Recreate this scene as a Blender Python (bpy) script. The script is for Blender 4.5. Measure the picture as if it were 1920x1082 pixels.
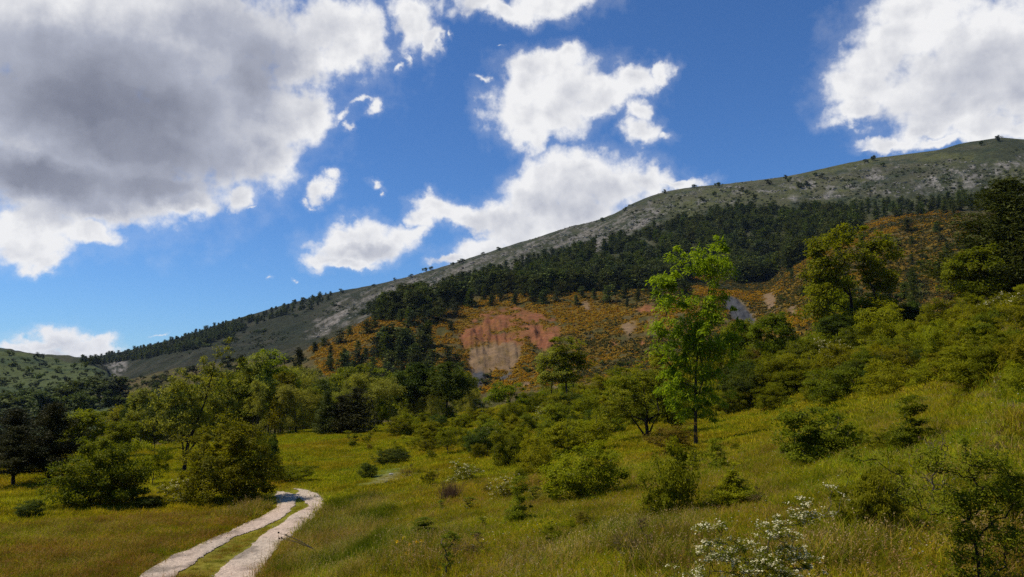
import bpy, math, random
import numpy as np

# ------------------------------------------------------------------ camera, world, sun, exposure
scene = bpy.context.scene
for o in list(bpy.data.objects):
    bpy.data.objects.remove(o, do_unlink=True)
C = scene.collection
FPX, PITCH, CAMZ = 1478.0, math.radians(7.0), 1.65
cam_d = bpy.data.cameras.new("camera"); cam = bpy.data.objects.new("camera", cam_d); C.objects.link(cam)
cam_d.sensor_width = 36.0; cam_d.lens = 36.0 * FPX / 1920.0
cam_d.clip_start = 0.05; cam_d.clip_end = 12000
cam.location = (0, 0, CAMZ); cam.rotation_euler = (math.pi / 2 + PITCH, 0, 0)
scene.camera = cam
scene.view_settings.view_transform = 'Standard'; scene.view_settings.look = 'None'
scene.view_settings.gamma = 1.0; scene.view_settings.use_curve_mapping = False
scene.view_settings.exposure = 0.0
scene.cycles.max_bounces = 5; scene.cycles.diffuse_bounces = 2; scene.cycles.glossy_bounces = 1
scene.cycles.transmission_bounces = 3; scene.cycles.volume_bounces = 0; scene.cycles.transparent_max_bounces = 4
scene.cycles.caustics_reflective = False; scene.cycles.caustics_refractive = False
scene.cycles.sample_clamp_indirect = 4.0; scene.cycles.use_denoising = False

SUN_AZ, SUN_EL = math.radians(-90.0), math.radians(54.0)      # azimuth from the view direction (+Y) towards +X
sun_d = bpy.data.lights.new("sun", 'SUN'); sun = bpy.data.objects.new("sun", sun_d); C.objects.link(sun)
sun_d.energy = 4.6; sun_d.angle = math.radians(0.6); sun_d.color = (1.0, 0.94, 0.84)
sun.rotation_euler = (math.pi / 2 - SUN_EL, 0, math.pi - SUN_AZ)   # local +Z points at the sun
sun.location = (-60, 20, 80)

world = bpy.data.worlds.new("World"); scene.world = world; world.use_nodes = True
WT = world.node_tree; WT.nodes.clear()
def px_dir(u, v):
    x = (u - 960.0) / FPX; y = (541.0 - v) / FPX
    return x, math.cos(PITCH) - y * math.sin(PITCH), math.sin(PITCH) + y * math.cos(PITCH)
def px_angles(u, v):
    x, y, z = px_dir(u, v); return math.atan2(x, y), math.atan2(z, math.hypot(x, y))

CLOUDS = [  # u, v, half width, half height, tilt of each cumulus lobe
 (130,60,420,170,0),(330,60,330,150,0),(150,230,330,190,0),(330,230,240,170,15),(60,330,240,110,0),(250,350,190,80,8),(200,395,180,38,10),
 (80,420,120,42,8),(60,455,80,40,0),(75,480,45,28,0),(440,290,95,80,0),(470,180,110,110,20),(530,220,70,60,0),(585,205,40,50,0),
 (450,370,28,36,-25),(475,385,32,10,25),(620,50,110,75,10),(560,110,90,60,30),(650,95,60,45,0),(690,60,45,75,12),(700,110,14,30,0),
 (345,385,70,30,0),(500,265,70,75,30),(160,440,60,26,0),
 (785,35,40,60,-20),(815,75,20,34,-20),(845,60,10,28,20),(775,0,50,30,0),(905,5,60,26,0),(960,14,60,20,0),(1040,0,110,34,0),
 (750,132,26,14,40),(768,108,14,20,0),(640,205,30,14,30),(672,190,34,14,10),(695,200,20,26,0),(655,224,16,18,0),
 (625,325,24,22,0),(605,352,30,26,40),(592,372,18,14,0),(705,337,24,13,-10),(712,352,10,12,0),
 (1000,125,75,36,0),(1045,120,80,34,-6),(1075,105,40,26,0),(1060,165,120,58,0),(985,165,60,60,0),(975,215,62,50,0),(1000,255,52,36,0),
 (1040,215,75,50,0),(1130,170,95,36,10),(1190,150,60,28,0),(1245,140,36,20,30),(912,155,26,14,-20),(1110,185,60,32,0),
 (1190,210,30,30,0),(1205,245,42,30,0),(1245,250,34,20,0),
 (1085,320,72,50,0),(1040,335,70,50,0),(1110,350,130,56,0),(1160,350,85,50,0),(1225,345,60,36,0),(1275,350,50,14,0),(1010,380,90,50,0),
 (950,405,90,32,0),(880,405,60,26,0),(815,380,46,24,0),(790,400,36,26,0),(840,395,50,22,0),(1000,430,110,60,10),(900,470,75,40,25),(845,490,40,14,15),
 (1080,410,90,60,0),(665,432,62,36,0),(660,465,80,34,0),(620,478,52,16,0),(715,455,60,34,0),(745,440,46,28,0),(780,430,32,24,0),(650,492,60,14,0),
 (1730,20,130,50,0),(1690,75,110,60,0),(1640,120,90,50,0),(1610,165,84,50,0),(1610,210,66,26,0),(1760,150,150,80,0),(1860,90,150,130,0),
 (1800,200,120,44,0),(1850,230,90,40,0),(1740,235,70,26,0),(1690,262,66,20,0),(1640,278,32,12,0),(1930,160,90,90,0),(1900,225,60,28,0),(1770,262,60,16,0),
 (100,634,40,24,0),(78,648,48,18,0),(135,650,50,22,0),(176,650,38,20,0),(45,657,42,9,0),(120,668,90,18,0),
 (500,518,16,9,15),(549,523,9,7,40),(285,636,26,5,10),(940,70,8,4,0),
]
DARKS = [(200,190,330,150,5,1.0),(250,270,260,110,0,.9),(90,340,250,75,0,.9),(480,140,130,110,30,.75),(420,60,170,110,0,.55),(60,120,150,110,0,.5),(300,345,150,55,0,.8),(470,250,90,80,0,.45),
         (1850,150,130,90,0,.38),(1100,385,150,46,0,.36),(690,465,60,22,0,.42),(1080,200,80,40,0,.16),(1760,190,130,50,0,.3),(930,420,90,30,0,.25),(560,60,90,70,0,.3),(120,670,70,14,0,.3)]

def N(tree, typ, **kw):
    n = tree.nodes.new(typ)
    for k, v in kw.items():
        setattr(n, k, v)
    return n
def mth(tree, op, a, b=None, c=None, clamp=False):
    n = tree.nodes.new('ShaderNodeMath'); n.operation = op; n.use_clamp = clamp
    for i, s in enumerate((a, b, c)):
        if s is None: continue
        if isinstance(s, (int, float)): n.inputs[i].default_value = s
        else: tree.links.new(s, n.inputs[i])
    return n.outputs[0]

def lobes_group(name, lobes, smooth):
    """value < 1 inside the nearest lobe; lobes live in (azimuth, elevation) of the sky."""
    g = bpy.data.node_groups.new(name, 'ShaderNodeTree')
    g.interface.new_socket('Vector', in_out='INPUT', socket_type='NodeSocketVector')
    g.interface.new_socket('Value', in_out='OUTPUT', socket_type='NodeSocketFloat')
    gi = g.nodes.new('NodeGroupInput'); go = g.nodes.new('NodeGroupOutput')
    acc = None
    for L in lobes:
        u, v, ru, rv, rot = L[:5]
        a, e = px_angles(u, v)
        k = 1.0 / FPX * math.cos(math.atan((u - 960) / FPX))      # radians per pixel, roughly, at that place
        sx = ru * k; sy = rv * k
        m = g.nodes.new('ShaderNodeMapping'); m.vector_type = 'TEXTURE'
        m.inputs['Location'].default_value = (a, e, 0); m.inputs['Rotation'].default_value = (0, 0, math.radians(rot))
        m.inputs['Scale'].default_value = (sx, sy, 1)
        if acc is None: g.links.new(gi.outputs[0], m.inputs['Vector'])
        else:                                                     # a link to the running value keeps the evaluation in order (stack size)
            ma = g.nodes.new('ShaderNodeVectorMath'); ma.operation = 'MULTIPLY_ADD'; g.links.new(acc, ma.inputs[0])
            ma.inputs[1].default_value = (1e-7, 1e-7, 0); g.links.new(gi.outputs[0], ma.inputs[2]); g.links.new(ma.outputs[0], m.inputs['Vector'])
        ln = g.nodes.new('ShaderNodeVectorMath'); ln.operation = 'LENGTH'; g.links.new(m.outputs[0], ln.inputs[0])
        val = ln.outputs['Value']
        if len(L) == 5 and ru <= 34 and rv <= 32: val = mth(g, 'ADD', val, min(.60, .85 * (1 - min(ru, rv) / 36.0)))   # thin wisps stay translucent
        if len(L) > 5:
            t = mth(g, 'SUBTRACT', 1.25, val, clamp=True); val = mth(g, 'MULTIPLY', t, L[5])
            acc = val if acc is None else mth(g, 'SMOOTH_MAX', acc, val, smooth)
        else:
            acc = val if acc is None else mth(g, 'SMOOTH_MIN', acc, val, smooth)
    g.links.new(acc, go.inputs[0])
    return g

def build_world():
    t = WT; L = t.links.new
    out = N(t, 'ShaderNodeOutputWorld')
    tc = N(t, 'ShaderNodeTexCoord')
    sep = N(t, 'ShaderNodeSeparateXYZ'); L(tc.outputs['Generated'], sep.inputs[0])
    az = mth(t, 'ARCTAN2', sep.outputs[0], sep.outputs[1]); el = mth(t, 'ARCSINE', sep.outputs[2])
    P = N(t, 'ShaderNodeCombineXYZ'); L(az, P.inputs[0]); L(el, P.inputs[1])
    sky = N(t, 'ShaderNodeTexSky'); sky.sky_type = 'NISHITA'; sky.sun_disc = False
    sky.sun_elevation = SUN_EL; sky.sun_rotation = SUN_AZ
    sky.altitude = 1200; sky.air_density = 1.0; sky.dust_density = 0.3; sky.ozone_density = 3.0
    hs = N(t, 'ShaderNodeHueSaturation'); hs.inputs['Saturation'].default_value = 1.06; hs.inputs['Value'].default_value = 1.0
    L(sky.outputs[0], hs.inputs['Color'])
    tint = N(t, 'ShaderNodeVectorMath', operation='MULTIPLY'); L(hs.outputs[0], tint.inputs[0]); tint.inputs[1].default_value = SKY_TINT
    skc = tint.outputs[0]
    plain = N(t, 'ShaderNodeBackground'); L(skc, plain.inputs[0]); plain.inputs[1].default_value = SKY_K
    def sector(lobes, darks, tagn):
        def noise(scale, detail, rough, off, src, dist=0.0):
            mp = N(t, 'ShaderNodeVectorMath', operation='ADD'); mp.inputs[1].default_value = off; L(src, mp.inputs[0])
            n = N(t, 'ShaderNodeTexNoise'); n.inputs['Scale'].default_value = scale; n.inputs['Detail'].default_value = detail
            n.inputs['Roughness'].default_value = rough; n.inputs['Distortion'].default_value = dist
            L(mp.outputs[0], n.inputs['Vector']); return n
        def warp(src, n, amt):
            k = N(t, 'ShaderNodeVectorMath', operation='MULTIPLY_ADD'); L(n.outputs['Color'], k.inputs[0]); k.inputs[1].default_value = (amt, amt, 0); L(src, k.inputs[2])
            a = N(t, 'ShaderNodeVectorMath', operation='SUBTRACT'); L(k.outputs[0], a.inputs[0]); a.inputs[1].default_value = (amt / 2, amt / 2, 0); return a.outputs[0]
        Pw = warp(warp(P.outputs[0], noise(13, 2, .55, (3, 1, 0), P.outputs[0]), .050), noise(46, 4, .6, (7, 4, 2), P.outputs[0]), .030)
        def grp(lb, nm, sm):
            n = N(t, 'ShaderNodeGroup'); n.node_tree = lobes_group(nm + tagn, lb, sm); L(Pw, n.inputs[0]); return n.outputs[0]
        f0 = grp(lobes, 'cloud_lobes_', .16)
        b1 = noise(30, 7, .60, (1, 9, 5), P.outputs[0]); b1s = noise(30, 3, .55, (1 - .012, 9 + .016, 5), P.outputs[0]); b1c = noise(30, 3, .55, (1, 9, 5), P.outputs[0])
        b2 = noise(8, 3, .5, (4, 2, 8), P.outputs[0])
        D = mth(t, 'ADD', mth(t, 'SUBTRACT', 1.0, f0), mth(t, 'MULTIPLY', mth(t, 'SUBTRACT', b1.outputs[0], .5), 1.30))
        al = N(t, 'ShaderNodeMapRange'); al.interpolation_type = 'SMOOTHSTEP'; L(D, al.inputs[0])
        al.inputs[1].default_value = -.20; al.inputs[2].default_value = .50
        ve = N(t, 'ShaderNodeMapRange'); ve.interpolation_type = 'SMOOTHSTEP'; L(D, ve.inputs[0])
        ve.inputs[1].default_value = -.55; ve.inputs[2].default_value = .15; ve.inputs[4].default_value = .14
        alpha = mth(t, 'MAXIMUM', al.outputs[0], ve.outputs[0])
        lit = mth(t, 'ADD', 1.07, mth(t, 'MULTIPLY', mth(t, 'SUBTRACT', b2.outputs[0], .5), .35))
        core = N(t, 'ShaderNodeMapRange'); core.interpolation_type = 'SMOOTHSTEP'; L(D, core.inputs[0]); core.inputs[1].default_value = .15; core.inputs[2].default_value = 1.0; core.inputs[4].default_value = .18
        lit = mth(t, 'SUBTRACT', lit, core.outputs[0])
        rimk = mth(t, 'MULTIPLY', mth(t, 'SUBTRACT', b1c.outputs[0], b1s.outputs[0]), .60)
        if darks:
            dk = mth(t, 'MULTIPLY', grp(darks, 'cloud_cores_', .15), mth(t, 'ADD', .75, mth(t, 'MULTIPLY', b2.outputs[0], .5)))
            rimk = mth(t, 'MULTIPLY', rimk, mth(t, 'SUBTRACT', 1.0, mth(t, 'MULTIPLY', dk, .8), clamp=True))
            lit = mth(t, 'SUBTRACT', lit, mth(t, 'MULTIPLY', dk, .80))
            nz = mth(t, 'MULTIPLY', mth(t, 'SUBTRACT', b1c.outputs[0], .5), .12); lit = mth(t, 'ADD', lit, nz)
        lit = mth(t, 'ADD', lit, rimk, clamp=True)
        cr = N(t, 'ShaderNodeValToRGB'); L(lit, cr.inputs[0]); e = cr.color_ramp.elements
        e[0].position = 0.0; e[0].color = (.150, .165, .225, 1); e[1].position = 1.0; e[1].color = (.90, .90, .91, 1)
        m = cr.color_ramp.elements.new(.5); m.color = (.42, .445, .53, 1)
        un = N(t, 'ShaderNodeVectorMath', operation='SCALE'); L(cr.outputs[0], un.inputs[0]); un.inputs['Scale'].default_value = 1.0 / SKY_K   # the sky's strength is SKY_K, the clouds' is 1
        mix = N(t, 'ShaderNodeMix', data_type='RGBA'); L(alpha, mix.inputs[0]); L(skc, mix.inputs[6]); L(un.outputs[0], mix.inputs[7])
        b = N(t, 'ShaderNodeBackground'); L(mix.outputs[2], b.inputs[0]); b.inputs[1].default_value = SKY_K
        return b.outputs[0]
    # the sky is cut into sectors by azimuth, each with the cloud lobes that reach into it (evaluated only there)
    edges = [-420, 250, 480, 690, 880, 1010, 1140, 1330, 1540, 2340]
    cur = plain.outputs[0]
    for k in range(len(edges) - 1):
        a, b = edges[k], edges[k + 1]; mg = 70
        lb = [c for c in CLOUDS if c[0] + max(c[2], c[3]) * 1.25 + mg > a and c[0] - max(c[2], c[3]) * 1.25 - mg < b]
        dk = [c for c in DARKS if c[0] + c[2] * 1.3 + mg > a and c[0] - c[2] * 1.3 - mg < b]
        f = mth(t, 'MULTIPLY', mth(t, 'GREATER_THAN', az, px_angles(a, 541)[0]), mth(t, 'LESS_THAN', az, px_angles(b, 541)[0]))
        f = mth(t, 'MULTIPLY', f, mth(t, 'MULTIPLY', mth(t, 'GREATER_THAN', el, 0.0), mth(t, 'LESS_THAN', el, math.radians(44))))
        ms = N(t, 'ShaderNodeMixShader'); L(f, ms.inputs[0]); L(cur, ms.inputs[1])
        if not lb: continue
        L(sector(lb, dk, str(k)), ms.inputs[2]); cur = ms.outputs[0]
    L(cur, out.inputs[0])
SKY_K = 0.10; SKY_TINT = (.60, .90, 1.24)
build_world()
world.cycles.sampling_method = 'MANUAL'; world.cycles.sample_map_resolution = 256

# ------------------------------------------------------------------ helpers: noise, meshes, tags
rng = np.random.default_rng(11); random.seed(5)
_T = rng.random((8, 256, 256))
def vnoise(x, y, s=0):
    T = _T[s % 8]; xi = np.floor(x).astype(np.int64); yi = np.floor(y).astype(np.int64); fx = x - xi; fy = y - yi
    fx = fx * fx * (3 - 2 * fx); fy = fy * fy * (3 - 2 * fy); a = xi & 255; b = yi & 255; a1 = (a + 1) & 255; b1 = (b + 1) & 255
    return (T[a, b] * (1 - fx) + T[a1, b] * fx) * (1 - fy) + (T[a, b1] * (1 - fx) + T[a1, b1] * fx) * fy
def fbm(x, y, s=0, o=4, g=.5):
    v = 0; a = 1; t = 0
    for i in range(o):
        v = v + a * vnoise(x * 2 ** i + 17.3 * i, y * 2 ** i + 5.1 * i, s + i); t += a; a *= g
    return v / t
def sstep(a, b, x):
    t = np.clip((x - a) / (b - a), 0, 1); return t * t * (3 - 2 * t)
def pchip(x, y, q):
    x = np.asarray(x, float); y = np.asarray(y, float); h = np.diff(x); dl = np.diff(y) / h; m = np.zeros_like(y)
    m[0] = dl[0]; m[-1] = dl[-1]
    for i in range(1, len(x) - 1):
        if dl[i - 1] * dl[i] > 0:
            w1 = 2 * h[i] + h[i - 1]; w2 = h[i] + 2 * h[i - 1]; m[i] = (w1 + w2) / (w1 / dl[i - 1] + w2 / dl[i])
    q = np.clip(q, x[0], x[-1]); k = np.clip(np.searchsorted(x, q) - 1, 0, len(h) - 1); t = (q - x[k]) / h[k]
    return ((1 + 2 * t) * (1 - t) ** 2 * y[k] + t * (1 - t) ** 2 * h[k] * m[k] + t * t * (3 - 2 * t) * y[k + 1] + t * t * (t - 1) * h[k] * m[k + 1])
def project(x, y, z):
    """world -> photo pixels (numpy)"""
    zz = z - CAMZ; f = y * math.cos(PITCH) + zz * math.sin(PITCH); up = -y * math.sin(PITCH) + zz * math.cos(PITCH)
    f = np.where(f < .1, .1, f)
    return 960 + FPX * x / f, 541 - FPX * up / f
def tag(o, label=None, cat=None, group=None, kind=None):
    if label: o['label'] = label
    if cat: o['category'] = cat
    if group: o['group'] = group
    if kind: o['kind'] = kind
    return o
def mesh_np(name, V, faces, attrs=None, mat=None, smooth=False, mat_idx=None):
    """faces: (n,3) or (n,4) array or list of such arrays"""
    me = bpy.data.meshes.new(name)
    if not isinstance(faces, list): faces = [faces]
    faces = [f for f in faces if len(f)]
    V = np.asarray(V, np.float32); nl = sum(f.size for f in faces); nf = sum(len(f) for f in faces)
    me.vertices.add(len(V)); me.vertices.foreach_set('co', V.ravel())
    me.loops.add(nl); me.polygons.add(nf)
    me.loops.foreach_set('vertex_index', np.concatenate([f.ravel() for f in faces]).astype(np.int32))
    tot = np.concatenate([np.full(len(f), f.shape[1], np.int32) for f in faces]); st = np.concatenate([[0], np.cumsum(tot)[:-1]]).astype(np.int32)
    me.polygons.foreach_set('loop_start', st); me.polygons.foreach_set('loop_total', tot)
    if smooth: me.polygons.foreach_set('use_smooth', np.ones(nf, bool))
    if mat_idx is not None: me.polygons.foreach_set('material_index', np.asarray(mat_idx, np.int32))
    me.update(calc_edges=True)
    for k, v in (attrs or {}).items():
        v = np.asarray(v, np.float32)
        if v.ndim == 2:
            if v.shape[1] == 3: v = np.concatenate([v, np.ones((len(v), 1), np.float32)], 1)
            a = me.attributes.new(k, 'FLOAT_COLOR', 'POINT'); a.data.foreach_set('color', v.ravel())
        else:
            a = me.attributes.new(k, 'FLOAT', 'POINT'); a.data.foreach_set('value', v)
    if mat is not None:
        for m in (mat if isinstance(mat, (list, tuple)) else [mat]): me.materials.append(m)
    return me
def link(name, me, parent=None, loc=None):
    o = bpy.data.objects.new(name, me); C.objects.link(o)
    if parent: o.parent = parent
    if loc is not None: o.location = loc
    return o

# ------------------------------------------------------------------ terrain: rows of control points, near to far
# each row: list of (u, v, 'd', horizontal distance) or (u, v, 'z', height below/above the eye) or (u, None, d, z)
U0 = [0, 200, 400, 600, 800, 1000, 1200, 1400, 1600, 1800, 1920]
def zrow(v, z):
    v = v if isinstance(v, list) else [v] * len(U0); return [(u, a, 'z', b) for u, a, b in zip(U0, v, z)]
def drow(pts): return [(u, v, 'd', d) for u, v, d in pts]
ROWS = [
 zrow(1120, [-4.5, -4.4, -4.3, -3.9, -3.0, -2.4, -2.0, -1.8, -1.75, -1.7, -1.7]),
 zrow(1000, [-4.4, -4.35, -4.3, -4.1, -3.3, -2.7, -2.25, -1.95, -1.75, -1.6, -1.5]),
 zrow(930, [-4.4, -4.35, -4.3, -4.25, -3.6, -3.0, -2.5, -2.1, -1.75, -1.4, -1.2]),
 zrow([908, 900, 890, 870, 860, 860, 860, 860, 860, 860, 860], [-4.4, -4.4, -4.35, -4.3, -3.8, -3.2, -2.6, -2.0, -1.5, -1.1, -.95]),
 zrow([897, 880, 855, 816, 800, 790, 790, 790, 770, 745, 737], [-4.5, -4.5, -4.5, -4.2, -3.9, -2.8, -2.2, -1.8, -.9, -.28, -.12]),
 [(0, None, 90, -6.5), (200, None, 90, -6.5), (400, None, 90, -6), (600, None, 105, -6), (800, None, 110, -4.5), (900, 770, 'd', 100), (1000, 750, 'd', 100), (1200, 715, 'd', 92), (1400, 685, 'd', 88), (1600, 643, 'd', 86), (1800, 598, 'd', 86), (1920, 572, 'd', 86)],
 [(0, None, 170, -14), (400, None, 170, -14), (600, None, 165, -11), (800, None, 160, -9), (1000, None, 155, -6), (1200, None, 150, -2), (1400, None, 150, 1), (1600, None, 150, 5), (1800, None, 150, 9), (1920, None, 150, 12)],
 drow([(0, 782, 380), (120, 765, 380), (200, 748, 370), (300, 745, 300), (400, 735, 270), (500, 725, 260), (600, 718, 250), (700, 728, 245), (800, 735, 240), (900, 738, 238), (1000, 728, 235), (1200, 690, 235), (1400, 640, 230), (1600, 615, 220), (1800, 585, 215), (1920, 560, 215)]),
 drow([(0, 652, 700), (60, 660, 700), (120, 668, 700), (170, 678, 695), (200, 692, 680), (213, 712, 640), (240, 712, 560), (300, 697, 520), (400, 684, 470), (470, 677, 430), (540, 668, 400), (590, 650, 392), (640, 628, 388), (690, 600, 386), (740, 578, 386), (800, 566, 388), (880, 556, 390), (940, 548, 392), (1000, 542, 392), (1100, 538, 392), (1200, 535, 385), (1300, 535, 375), (1370, 548, 360), (1430, 545, 380), (1500, 490, 392), (1600, 447, 405), (1700, 416, 420), (1800, 400, 430), (1920, 392, 430)]),
 [(0, None, 900, 10), (120, None, 900, 10), (213, 716, 'd', 800), (300, 700, 'd', 640), (470, 678, 'd', 540), (590, 655, 'd', 500), (690, 607, 'd', 450), (800, 565, 'd', 440), (1000, 532, 'd', 440), (1200, 520, 'd', 440), (1430, 528, 'd', 430), (1500, 478, 'd', 450), (1700, 408, 'd', 480), (1920, 385, 'd', 480)],
 [(0, None, 1000, 20), (140, None, 1000, 25), (200, 690, 'd', 950), (300, 668, 'd', 850), (400, 650, 'd', 780), (500, 634, 'd', 720), (600, 610, 'd', 670), (700, 572, 'd', 630), (800, 545, 'd', 610), (900, 520, 'd', 610), (1000, 488, 'd', 610), (1100, 464, 'd', 620), (1200, 440, 'd', 620), (1300, 415, 'd', 630), (1400, 398, 'd', 640), (1600, 385, 'd', 650), (1800, 368, 'd', 650), (1920, 352, 'd', 650)],
 drow([(0, 700, 1300), (110, 690, 1300), (150, 674, 1300), (200, 665, 1300), (250, 656, 1290), (300, 643, 1270), (350, 630, 1250), (400, 612, 1230), (450, 596, 1200), (500, 582, 1180), (600, 554, 1140), (700, 533, 1110), (770, 517, 1080), (850, 494, 1050), (950, 462, 1020), (1050, 432, 1000), (1150, 402, 980), (1185, 383, 975), (1220, 368, 970), (1260, 357, 965), (1310, 350, 960), (1380, 343, 955), (1450, 335, 950), (1550, 315, 950), (1600, 303, 950), (1640, 296, 950), (1700, 289, 950), (1760, 281, 950), (1800, 270, 950), (1870, 259, 950), (1920, 261, 955)]),
]
def row_fn(pts):
    A, R, Z = [], [], []
    for p in pts:
        if p[1] is None:
            az = px_angles(p[0], 650)[0]; r = p[2]; z = p[3]
        else:
            az, el = px_angles(p[0], p[1])
            if p[2] == 'd': r = p[3]; z = r * math.tan(el)
            else: z = p[3]; r = z / math.tan(el)
        A.append(az); R.append(r); Z.append(z + CAMZ)
    return A, R, Z
AZ = np.radians(np.concatenate([np.arange(-180, -48, 3.0), np.arange(-48, -36, .5), np.arange(-36, 36, .095), np.arange(36, 48, .5), np.arange(48, 180.1, 3.0)]))
RR = np.concatenate([[0.0, .4], np.exp(np.arange(math.log(.8), math.log(240), .0155)), np.exp(np.arange(math.log(240), math.log(1500), .0062)), np.exp(np.arange(math.log(1500), math.log(3400), .05))])
rowR = []; rowZ = []
for k, rw in enumerate(ROWS):
    A, R, Z = row_fn(rw); r = pchip(A, R, AZ); z = pchip(A, Z, AZ)
    w = sstep(math.radians(50), math.radians(150), np.abs(AZ))              # behind the camera both ends meet
    r = r * (1 - w) + w * (8 + 0 * r if k == 0 else np.mean(R)); z = z * (1 - w) + w * (np.mean(Z) if k > 3 else Z[-1] + .3 * k)
    if k: r = np.maximum(r, rowR[-1] * 1.10)
    rowR.append(r); rowZ.append(z)
rowR = np.array(rowR); rowZ = np.array(rowZ)
G = np.zeros((len(AZ), len(RR)))
for i in range(len(AZ)):
    r = np.concatenate([[0, 2.0], rowR[:, i], [rowR[-1, i] * 1.12, 2400, 3500]])
    zt = rowZ[-1, i]
    z = np.concatenate([[0, min(0.0, rowZ[0, i] * .25)], rowZ[:, i], [zt * .97, zt * .45, zt * .1]])
    G[i] = pchip(r, z, RR)
    for _ in range(3):                                                     # let the ridge line itself, not the slope before it, meet the skyline
        w_ = (RR > .6 * rowR[-1, i]) & (RR < 1.3 * rowR[-1, i]); mx = np.max((G[i, w_] - CAMZ) / RR[w_]); dz = ((zt - CAMZ) / rowR[-1, i] - mx) * rowR[-1, i]
        z[-4:] += dz; z[-5] += dz * .4; G[i] = pchip(r, z, RR)
AA, RG = np.meshgrid(AZ, RR, indexing='ij'); XX = RG * np.sin(AA); YY = RG * np.cos(AA)
rid = np.zeros_like(G)                                                     # which row interval a vertex lies in
for k in range(len(ROWS)): rid += RG > rowR[k][:, None]
# relief
nearw = 1 - sstep(90, 200, RG); farw = sstep(430, 650, RG); midw = (1 - nearw) * (1 - farw)
G += nearw * sstep(2, 9, RG) * ((fbm(XX / 5.5, YY / 5.5, 1, 3) - .5) * .34 + (fbm(XX / 1.1, YY / 1.1, 2, 3) - .5) * .10)
UU, VV = project(XX, YY, G); UU = np.where(YY > 1, UU, -999)
G += midw * ((fbm(XX / 34, YY / 34, 3, 4) - .5) * 5.0 + (fbm(XX / 7, YY / 7, 4, 3) - .5) * 1.2)
top = sstep(20, 330, rowR[-1][:, None] * 1.0 - RG)
G += farw * (.10 + .90 * top) * ((fbm(XX / 95, YY / 95, 5, 4) - .5) * 15 + (fbm(XX / 24, YY / 24, 6, 3) - .5) * 5.5 + (fbm(XX / 9, YY / 9, 2, 3) - .5) * 3.6)
def in_poly(px, py, poly):
    c = np.zeros(px.shape, bool); n = len(poly); j = n - 1
    for i in range(n):
        xi, yi = poly[i]; xj, yj = poly[j]
        cond = ((yi > py) != (yj > py)) & (px < (xj - xi) * (py - yi) / ((yj - yi) if yj != yi else 1e-9) + xi); c ^= cond; j = i
    return c
jx = (fbm(AA * 90, np.log(RG + 1) * 60, 1, 4) - .5); jy = (fbm(AA * 90, np.log(RG + 1) * 60, 4, 4) - .5)
def region(polys, jit=26, lo=7, hi=11):
    m = np.zeros(G.shape, bool); sel = (rid >= lo) & (rid <= hi) & (YY > 1)
    px = UU[sel] + jx[sel] * jit; py = VV[sel] + jy[sel] * jit; r = np.zeros(px.shape, bool)
    for p in polys: r |= in_poly(px, py, p)
    m[sel] = r; m = m.astype(float)
    for _ in range(2):                                                     # soften by a vertex or so
        m = (m + np.roll(m, 1, 0) + np.roll(m, -1, 0) + np.roll(m, 1, 1) + np.roll(m, -1, 1)) / 5
    return m
R_red = region([[(863,630),(873,622),(899,606),(920,607),(916,624),(888,635),(869,650)],[(906,606),(914,594),(940,588),(963,588),(957,600),(940,609),(925,606)],[(923,639),(940,626),(963,622),(963,643),(946,643)],[(989,607),(1012,606),(1025,620),(1042,613),(1051,624),(1042,639),(1019,662),(1014,652),(1004,641),(991,641)],[(1183,583),(1213,573),(1232,581),(1222,592),(1200,588)],[(1196,633),(1211,641),(1200,648)],[(1146,632),(1156,640),(1150,645)],[(1372,600),(1408,612),(1402,634),(1376,622)],[(976,600),(990,590),(1000,600),(985,606)]], jit=12, lo=7, hi=9)
R_tan = region([[(876,671),(884,652),(901,645),(923,639),(948,641),(961,645),(980,654),(970,675),(952,688),(931,684),(914,690),(884,688)],[(1166,611),(1192,607),(1194,618),(1179,626),(1166,622)],[(1088,570),(1104,568),(1108,582),(1098,586)],[(1215,600),(1235,604),(1232,616),(1218,612)],[(975,716),(995,714),(990,724),(975,724)],[(914,690),(922,700),(920,716),(912,712)],[(1475,585),(1490,575),(1495,592)],[(1430,560),(1452,552),(1456,572),(1442,584)],[(1640,562),(1672,558),(1690,570),(1660,574)]], jit=9, lo=7, hi=9)
R_marl = region([[(878,686),(899,684),(914,696),(914,710),(903,722),(893,724),(886,705)],[(935,706),(963,687),(959,699),(942,713)],[(1357,560),(1372,556),(1420,598),(1414,606),(1365,588)],[(640,700),(672,695),(668,712),(648,718)],[(1215,545),(1240,548),(1260,562),(1240,562)]], jit=6, lo=7, hi=9)
R_gorse = region([[(575, 655), (700, 596), (760, 556), (840, 566), (930, 548), (1000, 545), (1180, 540), (1330, 500), (1400, 505), (1450, 520), (1500, 470), (1600, 425), (1690, 395), (1790, 385), (1830, 420), (1830, 560), (1700, 640), (1500, 640), (1300, 690), (1120, 720), (880, 745), (700, 735), (620, 720), (600, 690)]], lo=7, hi=10)
R_gully = region([[(876,671),(884,652),(923,639),(961,645),(980,654),(970,680),(912,724),(890,722)],[(1357,560),(1372,556),(1420,598),(1412,612),(1365,592)],[(863,630),(920,600),(963,600),(963,640),(869,650)],[(989,607),(1051,624),(1019,662),(991,641)]], jit=10, lo=7, hi=9)
Q = G.copy()
# erosion gullies in the bare badland, a hollow scooped out of the hill face
gl = 1 - np.abs(fbm(AA * 95 + (RG - 240) * .012, RG / 70, 2, 4, .6) * 2 - 1) * 2.2
G += R_gully * (-gl * .9 + .2 + (fbm(XX / 8, YY / 8, 6, 4, .6) - .5) * 5.5) + R_red * (fbm(AA * 240, RG / 12, 3, 3) - .5) * 2.2
UU, VV = project(XX, YY, G); UU = np.where(YY > 1, UU, -999)
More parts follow.
